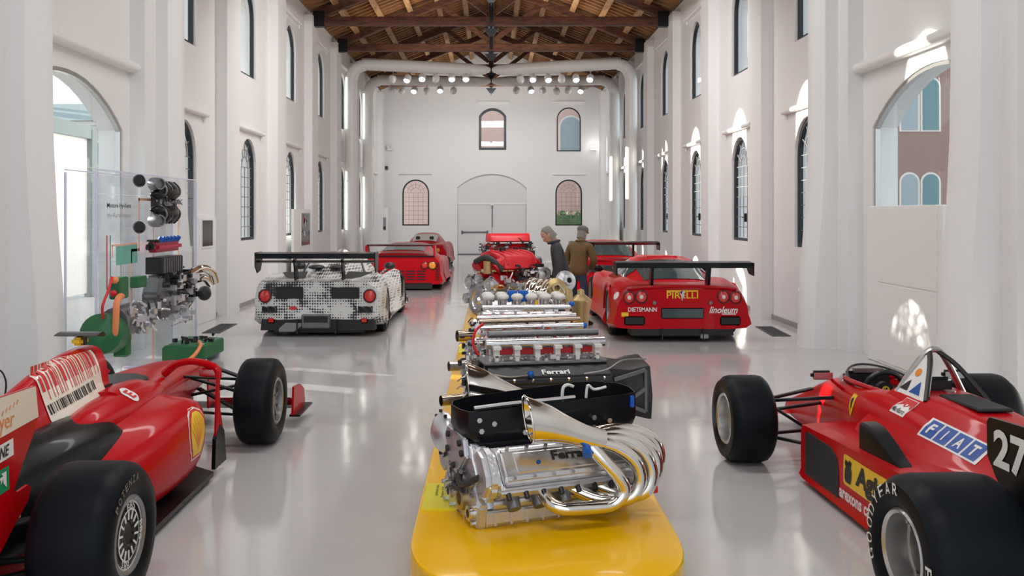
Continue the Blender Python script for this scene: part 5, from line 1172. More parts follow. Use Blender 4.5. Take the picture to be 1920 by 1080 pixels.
for e in (-1, 1):
    part('cabin_vent', G().sph((e*.17, .05, .935), .12, 12, 8, (1.1, 1.3, .28)), 'blackp', C1, 60)
    part('deck_vent', G().prism([(.28, -.30), (.78, -.25), (.70, .25), (.34, .3)], lambda u, v, e=e: Vector((e*u, v-.1, .795+.12*(v+.1))), (0, 0, .02)), 'mesh', C1, 0)
    rv = part('radiator_panel', G().box((e*.42, -.735, .615), (.42, .03, .155)), 'mesh', C1, 0, .012)
    lamp(C1, e*.785, -.74, .575, .085, 'lred')
    for q in (-.055, .055):
        open_tube('exhaust_tip', [(e*.72+q, -.55, .385), (e*.72+q, -.79, .385)], .046, 'rimsil', C1)
    part('exhaust_surround', G().box((e*.72, -.715, .385), (.26, .04, .13)), 'blackp', C1, 30, .03, 2)
    part('fog_lamp', G().box((e*.70, -.715, .235), (.11, .03, .09)), 'lred', C1, 30, .02, 2)
    part('wing_pylon', G().prism([(-.62, .78), (-.40, .78), (-.55, 1.09), (-.72, 1.09)], lambda u, v, e=e: Vector((e*.36-.01, u, v)), (.02, 0, 0)), 'carbon', C1, 0)
    part('wing_endplate', G().prism([(-.92, 1.19), (-.55, 1.19), (-.52, 1.08), (-.62, .93), (-.80, .90), (-.92, 1.0)], lambda u, v, e=e: Vector((e*.885-.008, u, v)), (.016, 0, 0)), 'carbon', C1, 0)
    part('mirror', G().sph((e*.80, 1.75, .86), .08, 10, 6, (1.3, 1, .8)), 'black', C1)
    part('mirror_stem', G().tube([(e*.6, 1.8, .70), (e*.72, 1.78, .80), (e*.78, 1.76, .85)], .018, 6), 'camo', C1)
    part('side_window', G().prism([(.55, .76), (1.75, .72), (1.45, .93), (.80, .98)], lambda u, v, e=e: Vector((e*(.565-(v-.72)*.55), u, v)), (e*.012, 0, 0)), 'cglass', C1, 0)
part('wing_plane', foil(G(), -.885, .885, -.55, 1.125, .36, .05, .12), 'carbon', C1)
part('wing_flap', G().box((0, -.90, 1.14), (1.76, .02, .07)), 'carbon', C1, 0)
part('lower_wing', foil(G(), -.86, .86, -.55, 1.04, .22, .03, .05), 'carbon', C1)
part('roof_pod', G().sph((.12, .95, 1.11), .12, 14, 8, (1, 1.3, .6)), 'rimsil', C1, 60)
part('diffuser', G().loft([[Vector((x, y, z)) for x, z in ((-.86, .09), (.86, .09), (.84, .26), (.55, .29), (.45, .36), (-.45, .36), (-.55, .29), (-.84, .26))] for y in (-.70, -.45)]), 'blackp', C1, 0)
part('diffuser_box', G().box((-.02, -.71, .22), (.44, .1, .20)), 'alu_d', C1, 0, .02)
part('diffuser_slot', G().box((-.02, -.765, .25), (.36, .01, .09)), 'blackp', C1, 0)
for x in (-.3, .28): part('diffuser_fin', G().box((x, -.68, .15), (.02, .2, .2)), 'blackp', C1, 0)
part('jack_point', G().prism([(-.58, .07), (-.35, .07), (-.18, .19), (-.48, .20), (-.58, .12)], lambda u, v: Vector((u, -.74, v)), (0, .05, 0)), 'rimgrey', C1, 0, .01)
decal('small_red_mark', disc2d(12), (-.36, -.735, .405), (1, 0, 0), (0, 0, 1), 'redp', C1, None, .12, .05, .003)
# --- red GT with wide low wing
BODY2 = [(-.86, [(0, .70), (.45, .70), (.76, .665), (.92, .54), (.965, .38), (.93, .19), (0, .18)]),
         (-.62, [(0, .76), (.48, .76), (.80, .735), (.955, .60), (.985, .38), (.955, .17), (0, .15)]),
         (0, [(0, .80), (.5, .79), (.82, .80), (.975, .62), (.99, .35), (.97, .10), (0, .10)]),
         (.7, [(0, .80), (.5, .78), (.76, .73), (.88, .60), (.91, .35), (.93, .1), (0, .1)]),
         (1.6, [(0, .76), (.5, .74), (.76, .70), (.88, .58), (.91, .35), (.93, .1), (0, .1)]),
         (2.45, [(0, .72), (.5, .72), (.80, .76), (.96, .60), (.98, .35), (.96, .1), (0, .1)]),
         (3.1, [(0, .56), (.5, .55), (.76, .52), (.88, .40), (.9, .24), (.86, .1), (0, .1)]),
         (3.5, [(0, .36), (.45, .34), (.66, .30), (.74, .24), (.72, .16), (.6, .11), (0, .11)])]
CAB2 = [(-.42, [(0, .775), (.34, .77), (.50, .75), (.58, .72), (0, .65)]), (.05, [(0, .93), (.36, .91), (.54, .85), (.66, .74), (0, .65)]), (.55, [(0, 1.055), (.38, 1.035), (.55, .95), (.69, .74), (0, .6)]),
        (1.15, [(0, 1.06), (.38, 1.04), (.56, .94), (.70, .72), (0, .6)]), (1.9, [(0, .78), (.42, .77), (.60, .74), (.70, .68), (0, .6)])]
C2, bo2, cb2, rg2, cg2 = gt('red GT race car with a wide black rear wing, lettering and four round tail lamps', (2.67, 13.45, 0), 0, BODY2, CAB2, 'red2', 2.5, .83, .29, .33)
C2.scale = (.955, 1, 1.05)
nn_ = len(cg2[0])
patch('rear_window', cg2, 1, 7, nn_-5, nn_-5+10, 'cglass', C2, .008)
patch('side_window', cg2, 5, 13, 5, 8, 'cglass', C2, .008)
patch('side_window', cg2, 5, 13, nn_-8, nn_-5, 'cglass', C2, .008)
part('roof_hatch', G().box((0, .8, 1.066), (.5, .3, .02)), 'red2', C2, 30, .008)
for e in (-1, 1):
    lamp(C2, e*.60, -.868, .605, .080, 'lred'); lamp(C2, e*.78, -.868, .595, .076, 'lred')
    for x in (.62, .80): part('lamp_centre', G().sph((e*(.6 if x < .7 else .78), -.885, .605 if x < .7 else .595), .03, 10, 6, (1, .4, 1)), 'whitep', C2)
    part('lower_vent', G().box((e*.70, -.865, .285), (.30, .03, .12)), 'mesh', C2, 30, .03, 2)
    part('wing_pylon', G().prism([(-.72, .72), (-.55, .75), (-.66, 1.015), (-.80, 1.005)], lambda u, v, e=e: Vector((e*.42-.02, u, v)), (.04, 0, 0)), 'carbon', C2, 0)
    part('wing_endplate', G().prism([(-1.05, 1.065), (-.72, 1.065), (-.72, .985), (-.84, .91), (-1.05, .895)], lambda u, v, e=e: Vector((e*.985-.01, u, v)), (.02, 0, 0)), 'carbon', C2, 0)
    part('wheel_arch_lip', G().tube([(e*.985, .385*math.cos(a), .33+.385*math.sin(a)) for a in [PI*k/12 for k in range(13)]], .02, 6, False), 'red2', C2)
    part('mirror', G().sph((e*.92, 1.65, .84), .075, 10, 6, (1.3, .9, .8)), 'carbon', C2)
    part('bumper_bolt', G().cyl((e*.41, -.84, .525), (e*.41, -.88, .525), .026, None, 10), 'alu_d', C2)
    part('diffuser_fin', G().box((e*.30, -.80, .11), (.015, .2, .15)), 'blackp', C2, 0)
    part('side_vent', G().prism([(.52, .18), (.95, .2), (.8, .5), (.62, .56)], lambda u, v, e=e: Vector((e*.90, u, v)), (e*.02, 0, 0)), 'blackp', C2, 0)
part('wing_plane', foil(G(), -.985, .985, -.70, 1.015, .34, .05, .12), 'carbon', C2)
part('wing_flap', G().box((0, -1.02, 1.03), (1.96, .016, .07)), 'carbon', C2, 0)
part('deck_lip', G().tube([(-.80, -.80, .70), (-.4, -.84, .735), (0, -.85, .74), (.4, -.84, .735), (.80, -.80, .70)], .022, 8), 'red2', C2)
part('plate_recess', G().box((0, -.865, .385), (.62, .02, .14)), 'cglass', C2, 30, .02, 2)
part('diffuser', G().box((0, -.68, .135), (1.5, .35, .09)), 'blackp', C2, 0)
part('tow_bracket', G().box((.32, -.86, .08), (.12, .06, .06)), 'rimgrey', C2, 30, .01)
b_ = bvh_of([bo2]); ux = (1, 0, 0); vz = (0, 0, 1)
pw = decal('tyre_brand_word', text2d('PIRELLI', 0, .012), (0, -.87, .625), ux, vz, 'yellow', C2, b_, .46, .085, .004, .04)
decal('long_p_bar', poly2d([(-.5, -.5), (.5, -.3), (.5, .5), (-.5, .5)]), (0, -.87, .68), ux, vz, 'yellow', C2, b_, .46, .022, .004, .06)
decal('horse_mark', poly2d(HORSE), (.0, -.87, .625), ux, vz, 'rimsil', C2, b_, .09, .14, .009, .05)
decal('sponsor_word', text2d('DIETSMANN', 0, .02), (-.585, -.87, .435), ux, vz, 'wtext', C2, b_, .42, .06, .005, .05)
decal('sponsor_word', text2d('linoleum', .35, .02), (.60, -.87, .43), ux, vz, 'wtext', C2, b_, .42, .09, .005, .05)
decal('sponsor_bar', rect2d(), (.68, -.87, .375), ux, vz, 'wtext', C2, b_, .2, .014, .005, .05)
decal('yellow_patch', rect2d(), (-.86, -.80, .37), (1, .3, 0), vz, 'yellow', C2, b_, .10, .055, .005, .05)
decal('white_round', disc2d(), (-.93, -.66, .60), (1, -.8, .2), (0, .2, 1), 'wtext', C2, b_, .15, .11, .006, .05)
# --- boxy red car with a hoop wing
BODY3 = [(-.75, [(0, .80), (.6, .80), (.80, .78), (.92, .66), (.95, .40), (.93, .16), (0, .14)]), (-.4, [(0, .82), (.6, .82), (.84, .82), (.97, .66), (.985, .38), (.96, .12), (0, .12)]),
         (0, [(0, .84), (.6, .84), (.85, .82), (.97, .64), (.985, .36), (.96, .11), (0, .11)]), (.8, [(0, .84), (.5, .82), (.78, .74), (.88, .60), (.90, .35), (.9, .1), (0, .1)]),
         (1.7, [(0, .7), (.5, .7), (.78, .68), (.88, .56), (.90, .35), (.9, .1), (0, .1)]), (2.45, [(0, .64), (.5, .64), (.80, .66), (.93, .52), (.95, .33), (.93, .1), (0, .1)]), (3.2, [(0, .42), (.5, .40), (.74, .36), (.84, .28), (.86, .2), (.8, .1), (0, .1)])]
CAB3 = [(-.5, [(0, .86), (.45, .85), (.60, .83), (.70, .80), (0, .7)]), (.3, [(0, .98), (.42, .96), (.56, .9), (.70, .8), (0, .7)]), (.9, [(0, 1.06), (.42, 1.04), (.56, .94), (.70, .74), (0, .6)]), (1.4, [(0, 1.03), (.42, 1.01), (.56, .9), (.70, .7), (0, .6)]), (2.1, [(0, .72), (.45, .71), (.62, .68), (.70, .64), (0, .55)])]
C3, bo3, cb3, rg3, cg3 = gt('boxy red race car with a hoop rear wing, behind the camouflaged car', (-2.11, 21.8, 0), -.03, BODY3, CAB3, 'red2', 2.45, .80, .28, .32)
patch('engine_window', cg3, 2, 7, -4, 4, 'cglass', C3, .01)
part('wing_plane', foil(G(), -.80, .80, -.42, 1.03, .30, .035, .1), 'carbon', C3)
for e in (-1, 1):
    part('wing_endplate', G().prism([(-.74, .80), (-.2, .82), (-.40, 1.045), (-.74, 1.045)], lambda u, v, e=e: Vector((e*.80-.02, u, v)), (.04, 0, 0)), 'red2', C3, 0)
    lamp(C3, e*.76, -.765, .585, .085, 'lamb'); lamp(C3, e*.58, -.765, .585, .075, 'lred')
    for r in range(7): part('corner_slot', G().box((e*.88, -.745, .27+.06*r), (.08, .06, .02)), 'blackp', C3, 0)
for r in range(4):
    for x in (-.5, -.25, 0, .25, .5): part('grille_slot', G().box((x, -.755, .26+.065*r), (.20, .02, .022)), 'blackp', C3, 0)
part('tail_lip', G().box((0, -.76, .80), (1.62, .04, .03)), 'carbon', C3, 0)
part('lower_valance', G().box((0, -.70, .11), (1.5, .1, .14)), 'blackp', C3, 0)
# --- farther red cars
C4, bo4, cb4, rg4, cg4 = gt('small far red sports car near the back wall, left', (-2.17, 29.6, 0), -.03, BODY2, CAB2, 'red2', 2.5, .80, .28, .32)
n4 = len(cg4[0]); C4.scale = (.80, .9, 1.07)
patch('rear_window', cg4, 2, 7, n4-5, n4-5+10, 'whitep', C4, .012); 
for e in (-1, 1):
    lamp(C4, e*.62, -.845, .585, .09, 'lamb'); lamp(C4, e*.82, -.80, .585, .08, 'lamb')
    part('seat_head', G().box((e*.28, -.1, .93), (.18, .06, .1)), 'black', C4, 30, .03)
part('lower_valance', G().box((0, -.86, .16), (1.5, .04, .14)), 'blackp', C4, 0)
C5, bo5, cb5, rg5, cg5 = gt('red race car with black wing farther back, beside the walking men', (2.55, 19.6, 0), 0, BODY2, CAB2, 'red2', 2.5, .83, .29, .33)
C5.scale = (1, 1, 1.12)
patch('rear_window', cg5, 1, 7, -5, 5, 'cglass', C5, .008)
part('wing_plane', foil(G(), -.92, .92, -.70, 1.03, .34, .05, .12), 'carbon', C5)
part('rear_panel', G().box((-.1, -.86, .58), (1.3, .03, .13)), 'mesh', C5, 30, .02)
decal('horse_mark', poly2d(HORSE), (0, -.876, .58), ux, vz, 'rimsil', C5, None, .09, .12, .003)
for e in (-1, 1):
    part('wing_pylon', G().box((e*.42, -.74, .88), (.03, .14, .30)), 'carbon', C5, 0)
    lamp(C5, e*.80, -.82, .44, .09, 'lred')
    part('wing_endplate', G().box((e*.92, -.86, 1.0), (.016, .36, .14)), 'carbon', C5, 0)
# ------------------------------------------------------------------ people
M['skin'] = mat('skin', (.50, .29, .21), .55)
M['hairg'] = mat('grey_hair', (.22, .20, .18), .8)
M['jacket'] = mat('dark_grey_jacket', (.035, .035, .045), .8, bump=.3, bscale=30)
M['brownj'] = mat('brown_jacket', (.13, .075, .025), .8, bump=.3, bscale=30)
M['jeans'] = mat('dark_jeans', (.03, .045, .08), .85)
M['cap'] = mat('grey_cap', (.14, .14, .12), .85)
M['shoe'] = mat('dark_shoe', (.02, .018, .016), .5)
def skin_obj(name, verts, edges, radii, m, parent, lv=2, root=0):
    me = bpy.data.meshes.new(name); me.from_pydata(verts, edges, [])
    o = bpy.data.objects.new(name, me); COL.objects.link(o)
    md = o.modifiers.new('s', 'SKIN'); md.use_smooth_shade = True; md.branch_smoothing = .6
    for i, r in enumerate(radii):
        sv = me.skin_vertices[0].data[i]; sv.radius = r if isinstance(r, tuple) else (r, r); sv.use_root = (i == root)
    sb = o.modifiers.new('u', 'SUBSURF'); sb.levels = lv; sb.render_levels = lv
    bpy.context.view_layer.update()
    nm = bpy.data.meshes.new_from_object(o.evaluated_get(bpy.context.evaluated_depsgraph_get()))
    o.modifiers.clear(); o.data = nm; nm.materials.clear(); nm.materials.append(M[m]); o.parent = parent
    for p in nm.polygons: p.use_smooth = True
    return o
def person(label, loc, rz, lean, head_dn, top, legs, arms, cap=False, H=1.74, fold=False):
    """faces +y locally; lean, head_dn in radians"""
    t = thing('person', label, 'person', loc, rz); k = H/1.74
    V = lambda x, y, z: (x*k, y*k, z*k)
    def up(x, y, z):           # point of the upper body, leaned about the hips
        c, s = math.cos(lean), math.sin(lean); dz = z-.95; return V(x, y*c+dz*s, .95+dz*c-y*s)
    hipz = .93
    bv = [V(0, 0, hipz), up(0, .0, 1.12), up(0, -.01, 1.30), up(0, -.01, 1.42), up(0, .01, 1.50)]
    # body: one continuous surface (trunk, neck, legs, arms)
    ls = [V(-.10, 0, .86), V(-.115, .02, .48), V(-.12, -.02, .09), V(-.13, .12, .04)]; rs = [V(.10, 0, .86), V(.115, .04, .48), V(.12, .03, .09), V(.13, .17, .04)]
    v = bv+ls+rs
    e = [(0, 1), (1, 2), (2, 3), (3, 4), (0, 5), (5, 6), (6, 7), (7, 8), (0, 9), (9, 10), (10, 11), (11, 12)]
    r = [(.15, .11), (.15, .11), (.17, .115), (.10, .075), (.055, .055), (.085, .085), (.06, .06), (.042, .042), (.035, .028), (.085, .085), (.06, .06), (.042, .042), (.035, .028)]
    r = [tuple(q*k for q in p) for p in r]
    body = skin_obj('body', v, e, r, legs, t, 2)
    for s in (-1, 1):
        fx = s*.13; yy = .06 if s < 0 else .11
        part('shoe', G().loft(smooth_rings([[Vector(V(fx+a*w_, y+yy-.06, z)) for a, z in ((-.045, 0.0), (.045, 0.0), (.05, .03), (.03, .08*h_), (-.03, .08*h_), (-.05, .03))] for y, w_, h_ in ((-.06, .8, 1.1), (.02, 1, 1.1), (.12, 1.05, .8), (.20, .6, .5))], 2, 2)), 'shoe', t, 60)
    # jacket: shell over trunk and arms
    J = [up(0, 0, .84), up(0, 0, 1.0), up(0, -.01, 1.2), up(0, -.015, 1.36), up(0, .0, 1.46)]
    jr = [(.19, .15), (.185, .145), (.19, .14), (.17, .115), (.075, .075)]
    edges = [(0, 1), (1, 2), (2, 3), (3, 4)]; jv = list(J); jrr = list(jr)
    hands = []
    for s in (-1, 1):
        b0 = len(jv); sh = up(s*.19, -.01, 1.40)
        if arms == 'down': el, wr = up(s*.27, .02, 1.12), up(s*.26, .14, .90)
        elif arms == 'front': el, wr = up(s*.28, .04, 1.13), up(s*.10, .25, 1.02)
        else: el, wr = up(s*.28, -.06, 1.14), up(s*.10, -.16, .98)
        jv += [sh, el, wr]; jrr += [(.085, .085), (.066, .066), (.05, .05)]; edges += [(3, b0), (b0, b0+1), (b0+1, b0+2)]
        hands.append((s, Vector(wr), (Vector(wr)-Vector(el)).normalized()))
    jrr = [tuple(q*k for q in p) for p in jrr]
    skin_obj('jacket', jv, edges, jrr, top, t, 2)
    part('collar', G().tube([tuple(Vector(up(.085*math.cos(a), .005+.08*math.sin(a), 1.475))) for a in [2*PI*q/16 for q in range(17)]], .022*k, 8, False), top, t)
    for s, w_, d in hands:
        d = (d+Vector((0, 0, -.3))).normalized(); sd = Vector((s*.0, 0, 0)); ac = d.cross(Vector((1, 0, 0))).normalized()
        hv = [tuple(w_-d*.03), tuple(w_+d*.05)]; he = [(0, 1)]; hr = [(.026, .02), (.038, .018)]
        for f in range(4):
            i = len(hv); base = w_+d*.08+ac*(-.03+.02*f); ln = (.065, .075, .07, .055)[f]
            hv += [tuple(base), tuple(base+d*ln*.55+Vector((-s*.008, .004, 0))), tuple(base+d*ln+Vector((-s*.02, .012, 0)))]; he += [(1, i), (i, i+1), (i+1, i+2)]; hr += [(.011, .01), (.0095, .009), (.007, .007)]
        i = len(hv); b0 = w_+d*.02-ac*.035; hv += [tuple(b0), tuple(b0+d*.03-ac*.022), tuple(b0+d*.06-ac*.026)]; he += [(0, i), (i, i+1), (i+1, i+2)]; hr += [(.013, .012), (.011, .01), (.008, .008)]
        skin_obj('hand', hv, he, [tuple(q*k for q in p) for p in hr], 'skin', t, 1)
    # head
    nb = Vector(up(0, .01, 1.50)); a = lean+head_dn; c, s_ = math.cos(a), math.sin(a)
    def hp(x, y, z): return nb+Vector((x*k, (y*c+z*s_)*k, (z*c-y*s_)*k))
    rings = []
    for z, w_, f, b_ in ((-.06, .052, .03, -.055), (-.01, .056, .055, -.06), (.015, .062, .088, -.065), (.05, .07, .098, -.085), (.09, .076, .10, -.098), (.13, .079, .098, -.103), (.17, .076, .092, -.10), (.205, .062, .07, -.085), (.228, .036, .035, -.05), (.236, .008, .004, -.016)):
        ring = []
        for q in range(16):
            an = 2*PI*q/16; yy = math.sin(an); ring.append(hp(w_*math.cos(an), (f if yy > 0 else -b_)*yy, z))
        rings.append(ring)
    hd = part('head', G().loft(rings), 'skin', t, 80)
    part('nose', G().loft([[hp(x*w_, y, z) for x, y in ((-1, .088), (0, .088+pr), (1, .088))] for z, w_, pr in ((.12, .010, .012), (.09, .014, .028), (.072, .017, .030), (.062, .012, .012))]), 'skin', hd, 60)
    part('mouth', G().box(hp(0, .088, .04), (.04*k, .012, .008)), 'redc', hd, 30, .003)
    for s in (-1, 1):
        part('ear', G().sph(hp(s*.08, -.005, .10), .03*k, 10, 6, (.35, .7, 1.1)), 'skin', hd, 60)
        part('eye', G().sph(hp(s*.032, .086, .118), .012*k, 8, 6), 'whitep', hd, 60)
        part('iris', G().sph(hp(s*.032, .0955, .118), .0055*k, 8, 6), 'black', hd, 60)
        part('eyebrow', G().tube([hp(s*.015, .098, .138), hp(s*.035, .098, .143), hp(s*.055, .088, .138)], .004*k, 6), 'hairg', hd)
    hr = []
    for z, g_ in ((.02, 1.03), (.06, 1.05), (.10, 1.05), (.15, 1.06), (.19, 1.06), (.22, 1.05), (.243, .3)):
        zz = min(z, .225); ring = []
        w_ = .079 if z < .17 else (.074 if z < .2 else (.058 if z < .23 else .02)); b_ = .10 if z < .2 else (.08 if z < .23 else .02); f = -.015 if z < .15 else (.04 if z < .19 else (.05 if z < .23 else .01))
        for q in range(16):
            an = 2*PI*q/16; yy = math.sin(an); ring.append(hp(w_*g_*math.cos(an), (f if yy > 0 else b_*g_)*yy, z))
        hr.append(ring)
    part('hair', G().loft(hr), 'hairg', hd, 80)
    if cap:
        part('cap', G().loft([[hp(w_*math.cos(2*PI*q/18), w_*1.2*math.sin(2*PI*q/18)+.0, z) for q in range(18)] for z, w_ in ((.15, .089), (.19, .098), (.225, .092), (.25, .055), (.255, .01))]), 'cap', hd, 60)
        part('cap_peak', G().prism([(-.06, .08), (.06, .08), (.05, .15), (0, .165), (-.05, .15)], lambda u, v: hp(u, v, .165), hp(0, 0, .012)-hp(0, 0, 0)), 'cap', hd, 60)
    return t
person('person in a dark grey jacket looking down at the red-covered engine', (1.02, 12.9, 0), math.radians(88), .24, .5, 'jacket', 'jeans', 'down', False, 1.66)
person('person in a brown jacket and grey cap seen from behind beside the red cars', (1.40, 14.5, 0), math.radians(-35), .18, .12, 'brownj', 'jeans', 'front', True, 1.60)
# ------------------------------------------------------------------ displays and small wall items
M['acry'] = glass('clear_acrylic', (.97, .98, .99), .10, 0, (.94, .94, .97), .075)  # white diffuse share paints a haze over the clear panels
M['acedge'] = mat('acrylic_edge', (.72, .70, .92), .2)  # pale violet colour stands in for light glowing in the edges
M['pcbg'] = mat('green_housing', (.02, .15, .05), .4, .1, bump=.1)
M['oran'] = mat('orange_cable', (.85, .28, .10), .45)
M['routep'] = mat('pale_orange_print', (.88, .50, .36), .5)
M['tealp'] = mat('teal_print', (.16, .48, .40), .5)
M['greyp'] = mat('grey_print', (.25, .25, .28), .5)
M['redpl'] = mat('red_head_cover', (.45, .01, .05), .35)
D = thing('acrylic_display', 'clear acrylic display board with exploded hybrid engine parts, by the left wall', 'display board', (0, 0, 0))
XA, XB2 = -3.9, -4.25
for x, segs in ((XA, ((8.9, 10.37), (10.385, 11.9))), (XB2, ((9.0, 10.4), (10.42, 12.0)))):
    for a, b_ in segs:
        for z0, z1 in ((.02, 1.99), (2.0, 2.23)) if x == XA else ((.02, 2.22),):
            p = part('panel', G().box((x, (a+b_)/2, (z0+z1)/2), (.018, b_-a, z1-z0)), 'acry', D, 0)
    y0, y1 = segs[0][0], segs[1][1]
    part('panel_edge', G().box((x, y0-.006, 1.11), (.022, .012, 2.2)), 'acedge', D, 0)
    part('panel_edge', G().box((x, y1+.006, 1.11), (.022, .012, 2.2)), 'acedge', D, 0)
    part('top_edge', G().box((x, (y0+y1)/2, 2.236), (.022, y1-y0, .012)), 'acedge', D, 0)
part('seam_edge', G().box((XA+.012, 10.378, 1.0), (.006, .014, 1.98)), 'routep', D, 0)
for y in (9.2, 10.5, 11.7): part('foot', G().box((-4.07, y, .012), (.42, .05, .024)), 'acedge', D, 0, .004)
u, v = (0, 1, 0), (0, 0, 1); xf = XA+.012
decal('title_line', text2d('Motore Hy-Kers', 0, .02), (xf, 9.42, 1.875), u, v, 'blackp', D, None, .60, .062, .002)
decal('title_line', text2d('Hy-Kers Engine'), (xf, 9.42, 1.775), u, v, 'greyp', D, None, .58, .06, .002)
def route(pts, w=.03, m_='routep'):
    for (a, za), (c, zc) in zip(pts, pts[1:]):
        part('printed_route', G().box((xf, (a+c)/2, (za+zc)/2), (.003, abs(c-a)+w, abs(zc-za)+w)), m_, D, 0)
route([(9.95, 1.40), (9.95, 1.955), (11.2, 1.955), (11.2, 1.05)])
route([(9.95, 1.40), (9.74, 1.40), (9.74, .45)])
route([(9.25, 1.46), (9.25, 1.35)], .02); route([(9.25, 1.47), (9.9, 1.47)], .02)
route([(10.36, 1.1), (10.36, .02)], .02)
part('printed_panel', G().box((xf, 9.62, 1.36), (.003, .56, .20)), 'tealp', D, 0)
part('printed_line', G().box((xf, 9.12, 1.30), (.003, .02, .55)), 'redp', D, 0); part('printed_line', G().box((xf, 9.2, 1.30), (.003, .012, .55)), 'blackp', D, 0)
for k in range(5): decal('caption_line', text2d(('motore termico', 'motore elettrico', 'inverter', 'batteria', 'cambio')[k]), (xf, 11.0+.05*k, .72-.07*k), u, v, 'bluep' if k % 2 else 'greyp', D, None, .5, .03, .002)
# intake plenum: D-shaped, ribbed, with two throttle bodies
pln = part('intake_plenum', G().loft(smooth_rings([[Vector((-3.88+a, 10.30+.56*q*c_, 1.925+.25*q*s_)) for c_, s_ in [(max(-.05, math.cos(2*PI*k/18)), math.sin(2*PI*k/18)) for k in range(18)]] for a, q in ((0, .96), (.06, 1.0), (.10, .94))], 2, 1)), 'black', D, 50)
for sg in (1, -1):
    part('plenum_lobe', G().sph((-3.78, 10.50, 1.925+sg*.125), 1, 16, 8, (.11, .38, .10)), 'carbon', pln, 60)
    part('plenum_lobe', G().sph((-3.76, 10.16, 1.925+sg*.085), 1, 12, 8, (.07, .16, .05)), 'carbon', pln, 60)
    for k in range(6): part('plenum_rib', G().tube([(-3.79+.10*math.sin(PI*(q+.5)/6), 10.24+.085*k+.02*q/5, 1.925+sg*(.03+.21*q/5)) for q in range(6)], .016, 6), 'black' if k % 2 else 'alu_d', pln)
greeble(D, 'plenum_fittings', 'alu_d', (-3.72, 10.45, 1.925), (.06, .7, .05), 26, (.015, .035), 70)
for z in (2.13, 1.72):
    part('throttle_body', G().lathe([(.0, .03), (.045, .03), (.05, .06), (.065, .06), (.075, .02), (.075, -.08), (.0, -.08)], (-3.74, 10.1, z), (.8, -.6, 0), 18), 'alu_d', pln)
    part('air_canister', G().lathe([(0, .09), (.045, .09), (.062, .06), (.065, -.05), (.04, -.09), (0, -.09)], (-3.78, 9.68, z+(.02 if z > 2 else -.07)), (.3, -.9, .1), 18), 'carbon', D)
part('cam_head', G().box((-3.78, 10.42, 1.42), (.16, .80, .12)), 'redpl', D, 40, .04, 2)
me = G().cyl((0, 0, 0), (.03, 0, .05), .026, None, 10).mesh('coil', 40)
for k in range(6): link('coil', me, 'bluep' if k % 2 else 'bluec', D, (-3.73, 10.12+.115*k, 1.48))
greeble(D, 'head_fittings', 'black', (-3.76, 9.98, 1.46), (.1, .1, .1), 12, (.02, .04), 71)
part('battery_block', G().box((-3.78, 10.42, 1.21), (.2, .66, .19)), 'black', D, 0, .01)
me = G().box((0, 0, 0), (.02, .03, .17)).mesh('block_rib', 0)
for k in range(9): link('block_rib', me, 'alu_d', D, (-3.675, 10.14+.07*k, 1.21))
blk = part('engine_block', G().prism([(10.02, .62), (10.9, .58), (11.2, .70), (11.25, .95), (10.9, 1.10), (10.1, 1.10), (9.98, .9)], lambda a, z: Vector((-3.88, a, z)), (.2, 0, 0)), 'alu_d', D, 0, .03, 2)
greeble(D, 'block_fittings', 'black', (-3.66, 10.62, .95), (.12, 1.1, .30), 90, (.03, .07), 72)
greeble(D, 'bright_fittings', 'alu', (-3.65, 10.55, .80), (.12, 1.0, .5), 90, (.03, .075), 73)
part('header_pipes', G().tube([(-3.7, 11.0, .95), (-3.6, 11.25, 1.0), (-3.55, 11.4, .9)], .05, 10), 'exh', D, 60)
part('silencer', G().lathe([(0, .1), (.07, .09), (.085, .03), (.08, -.1), (0, -.12)], (-3.58, 11.25, .80), (.3, -1, -.1), 16), 'black', D)
part('header_pipes', G().tube([(-3.66, 10.9, 1.05), (-3.58, 11.15, 1.12), (-3.52, 11.35, 1.05), (-3.5, 11.42, .92)], .05, 10), 'exh', D, 60)
gb_ = part('gearbox', G().loft([[Vector((-3.82+.16*math.cos(2*PI*k/16)*q, y, .69+.17*math.sin(2*PI*k/16)*q)) for k in range(16)] for y, q in ((9.12, .9), (9.2, 1.02), (9.5, 1.0), (9.7, .85), (9.86, .95), (9.92, .9))]), 'alu_d', D, 40)
greeble(D, 'gearbox_fittings', 'alu', (-3.68, 9.5, .69), (.1, .7, .3), 60, (.025, .06), 74)
part('clutch_disc', G().lathe([(0, .05), (.05, .05), (.06, .02), (.15, .02), (.15, -.03), (0, -.03)], (-3.72, 9.86, .70), (.8, .5, 0), 20), 'alu_d', D)
part('electric_motor', G().lathe([(0, .2), (.12, .2), (.2, .14), (.21, -.14), (.17, -.22), (0, -.24)], (-3.86, 9.0, .60), (.15, -1, .1), 24), 'pcbg', D, 40)
part('motor_mount', G().box((-3.82, 9.32, .50), (.16, .12, .36)), 'pcbg', D, 30, .02)
part('inverter', G().box((-3.8, 9.2, 1.04), (.12, .22, .22)), 'pcbg', D, 30, .015)
part('converter', G().box((-3.82, 9.76, 1.06), (.10, .24, .12)), 'pcbg', D, 30, .01)
part('orange_plug', G().sph((-3.78, 9.05, 1.13), .04, 10, 6), 'oran', D); part('orange_plug', G().sph((-3.78, 9.02, 1.0), .035, 10, 6), 'redc', D)
part('orange_cable', G().tube([(-3.74, 9.12, .96), (-3.70, 8.98, .97), (-3.68, 8.86, .92), (-3.68, 8.84, .78), (-3.70, 8.86, .62), (-3.76, 8.94, .54)], .032, 10), 'oran', D, 60)
part('cable_loop', G().tube([(-3.8, 9.02, 1.16), (-3.76, 8.86, 1.05), (-3.76, 8.72, .9), (-3.78, 8.78, .78)], .014, 8), 'redc', D, 60)
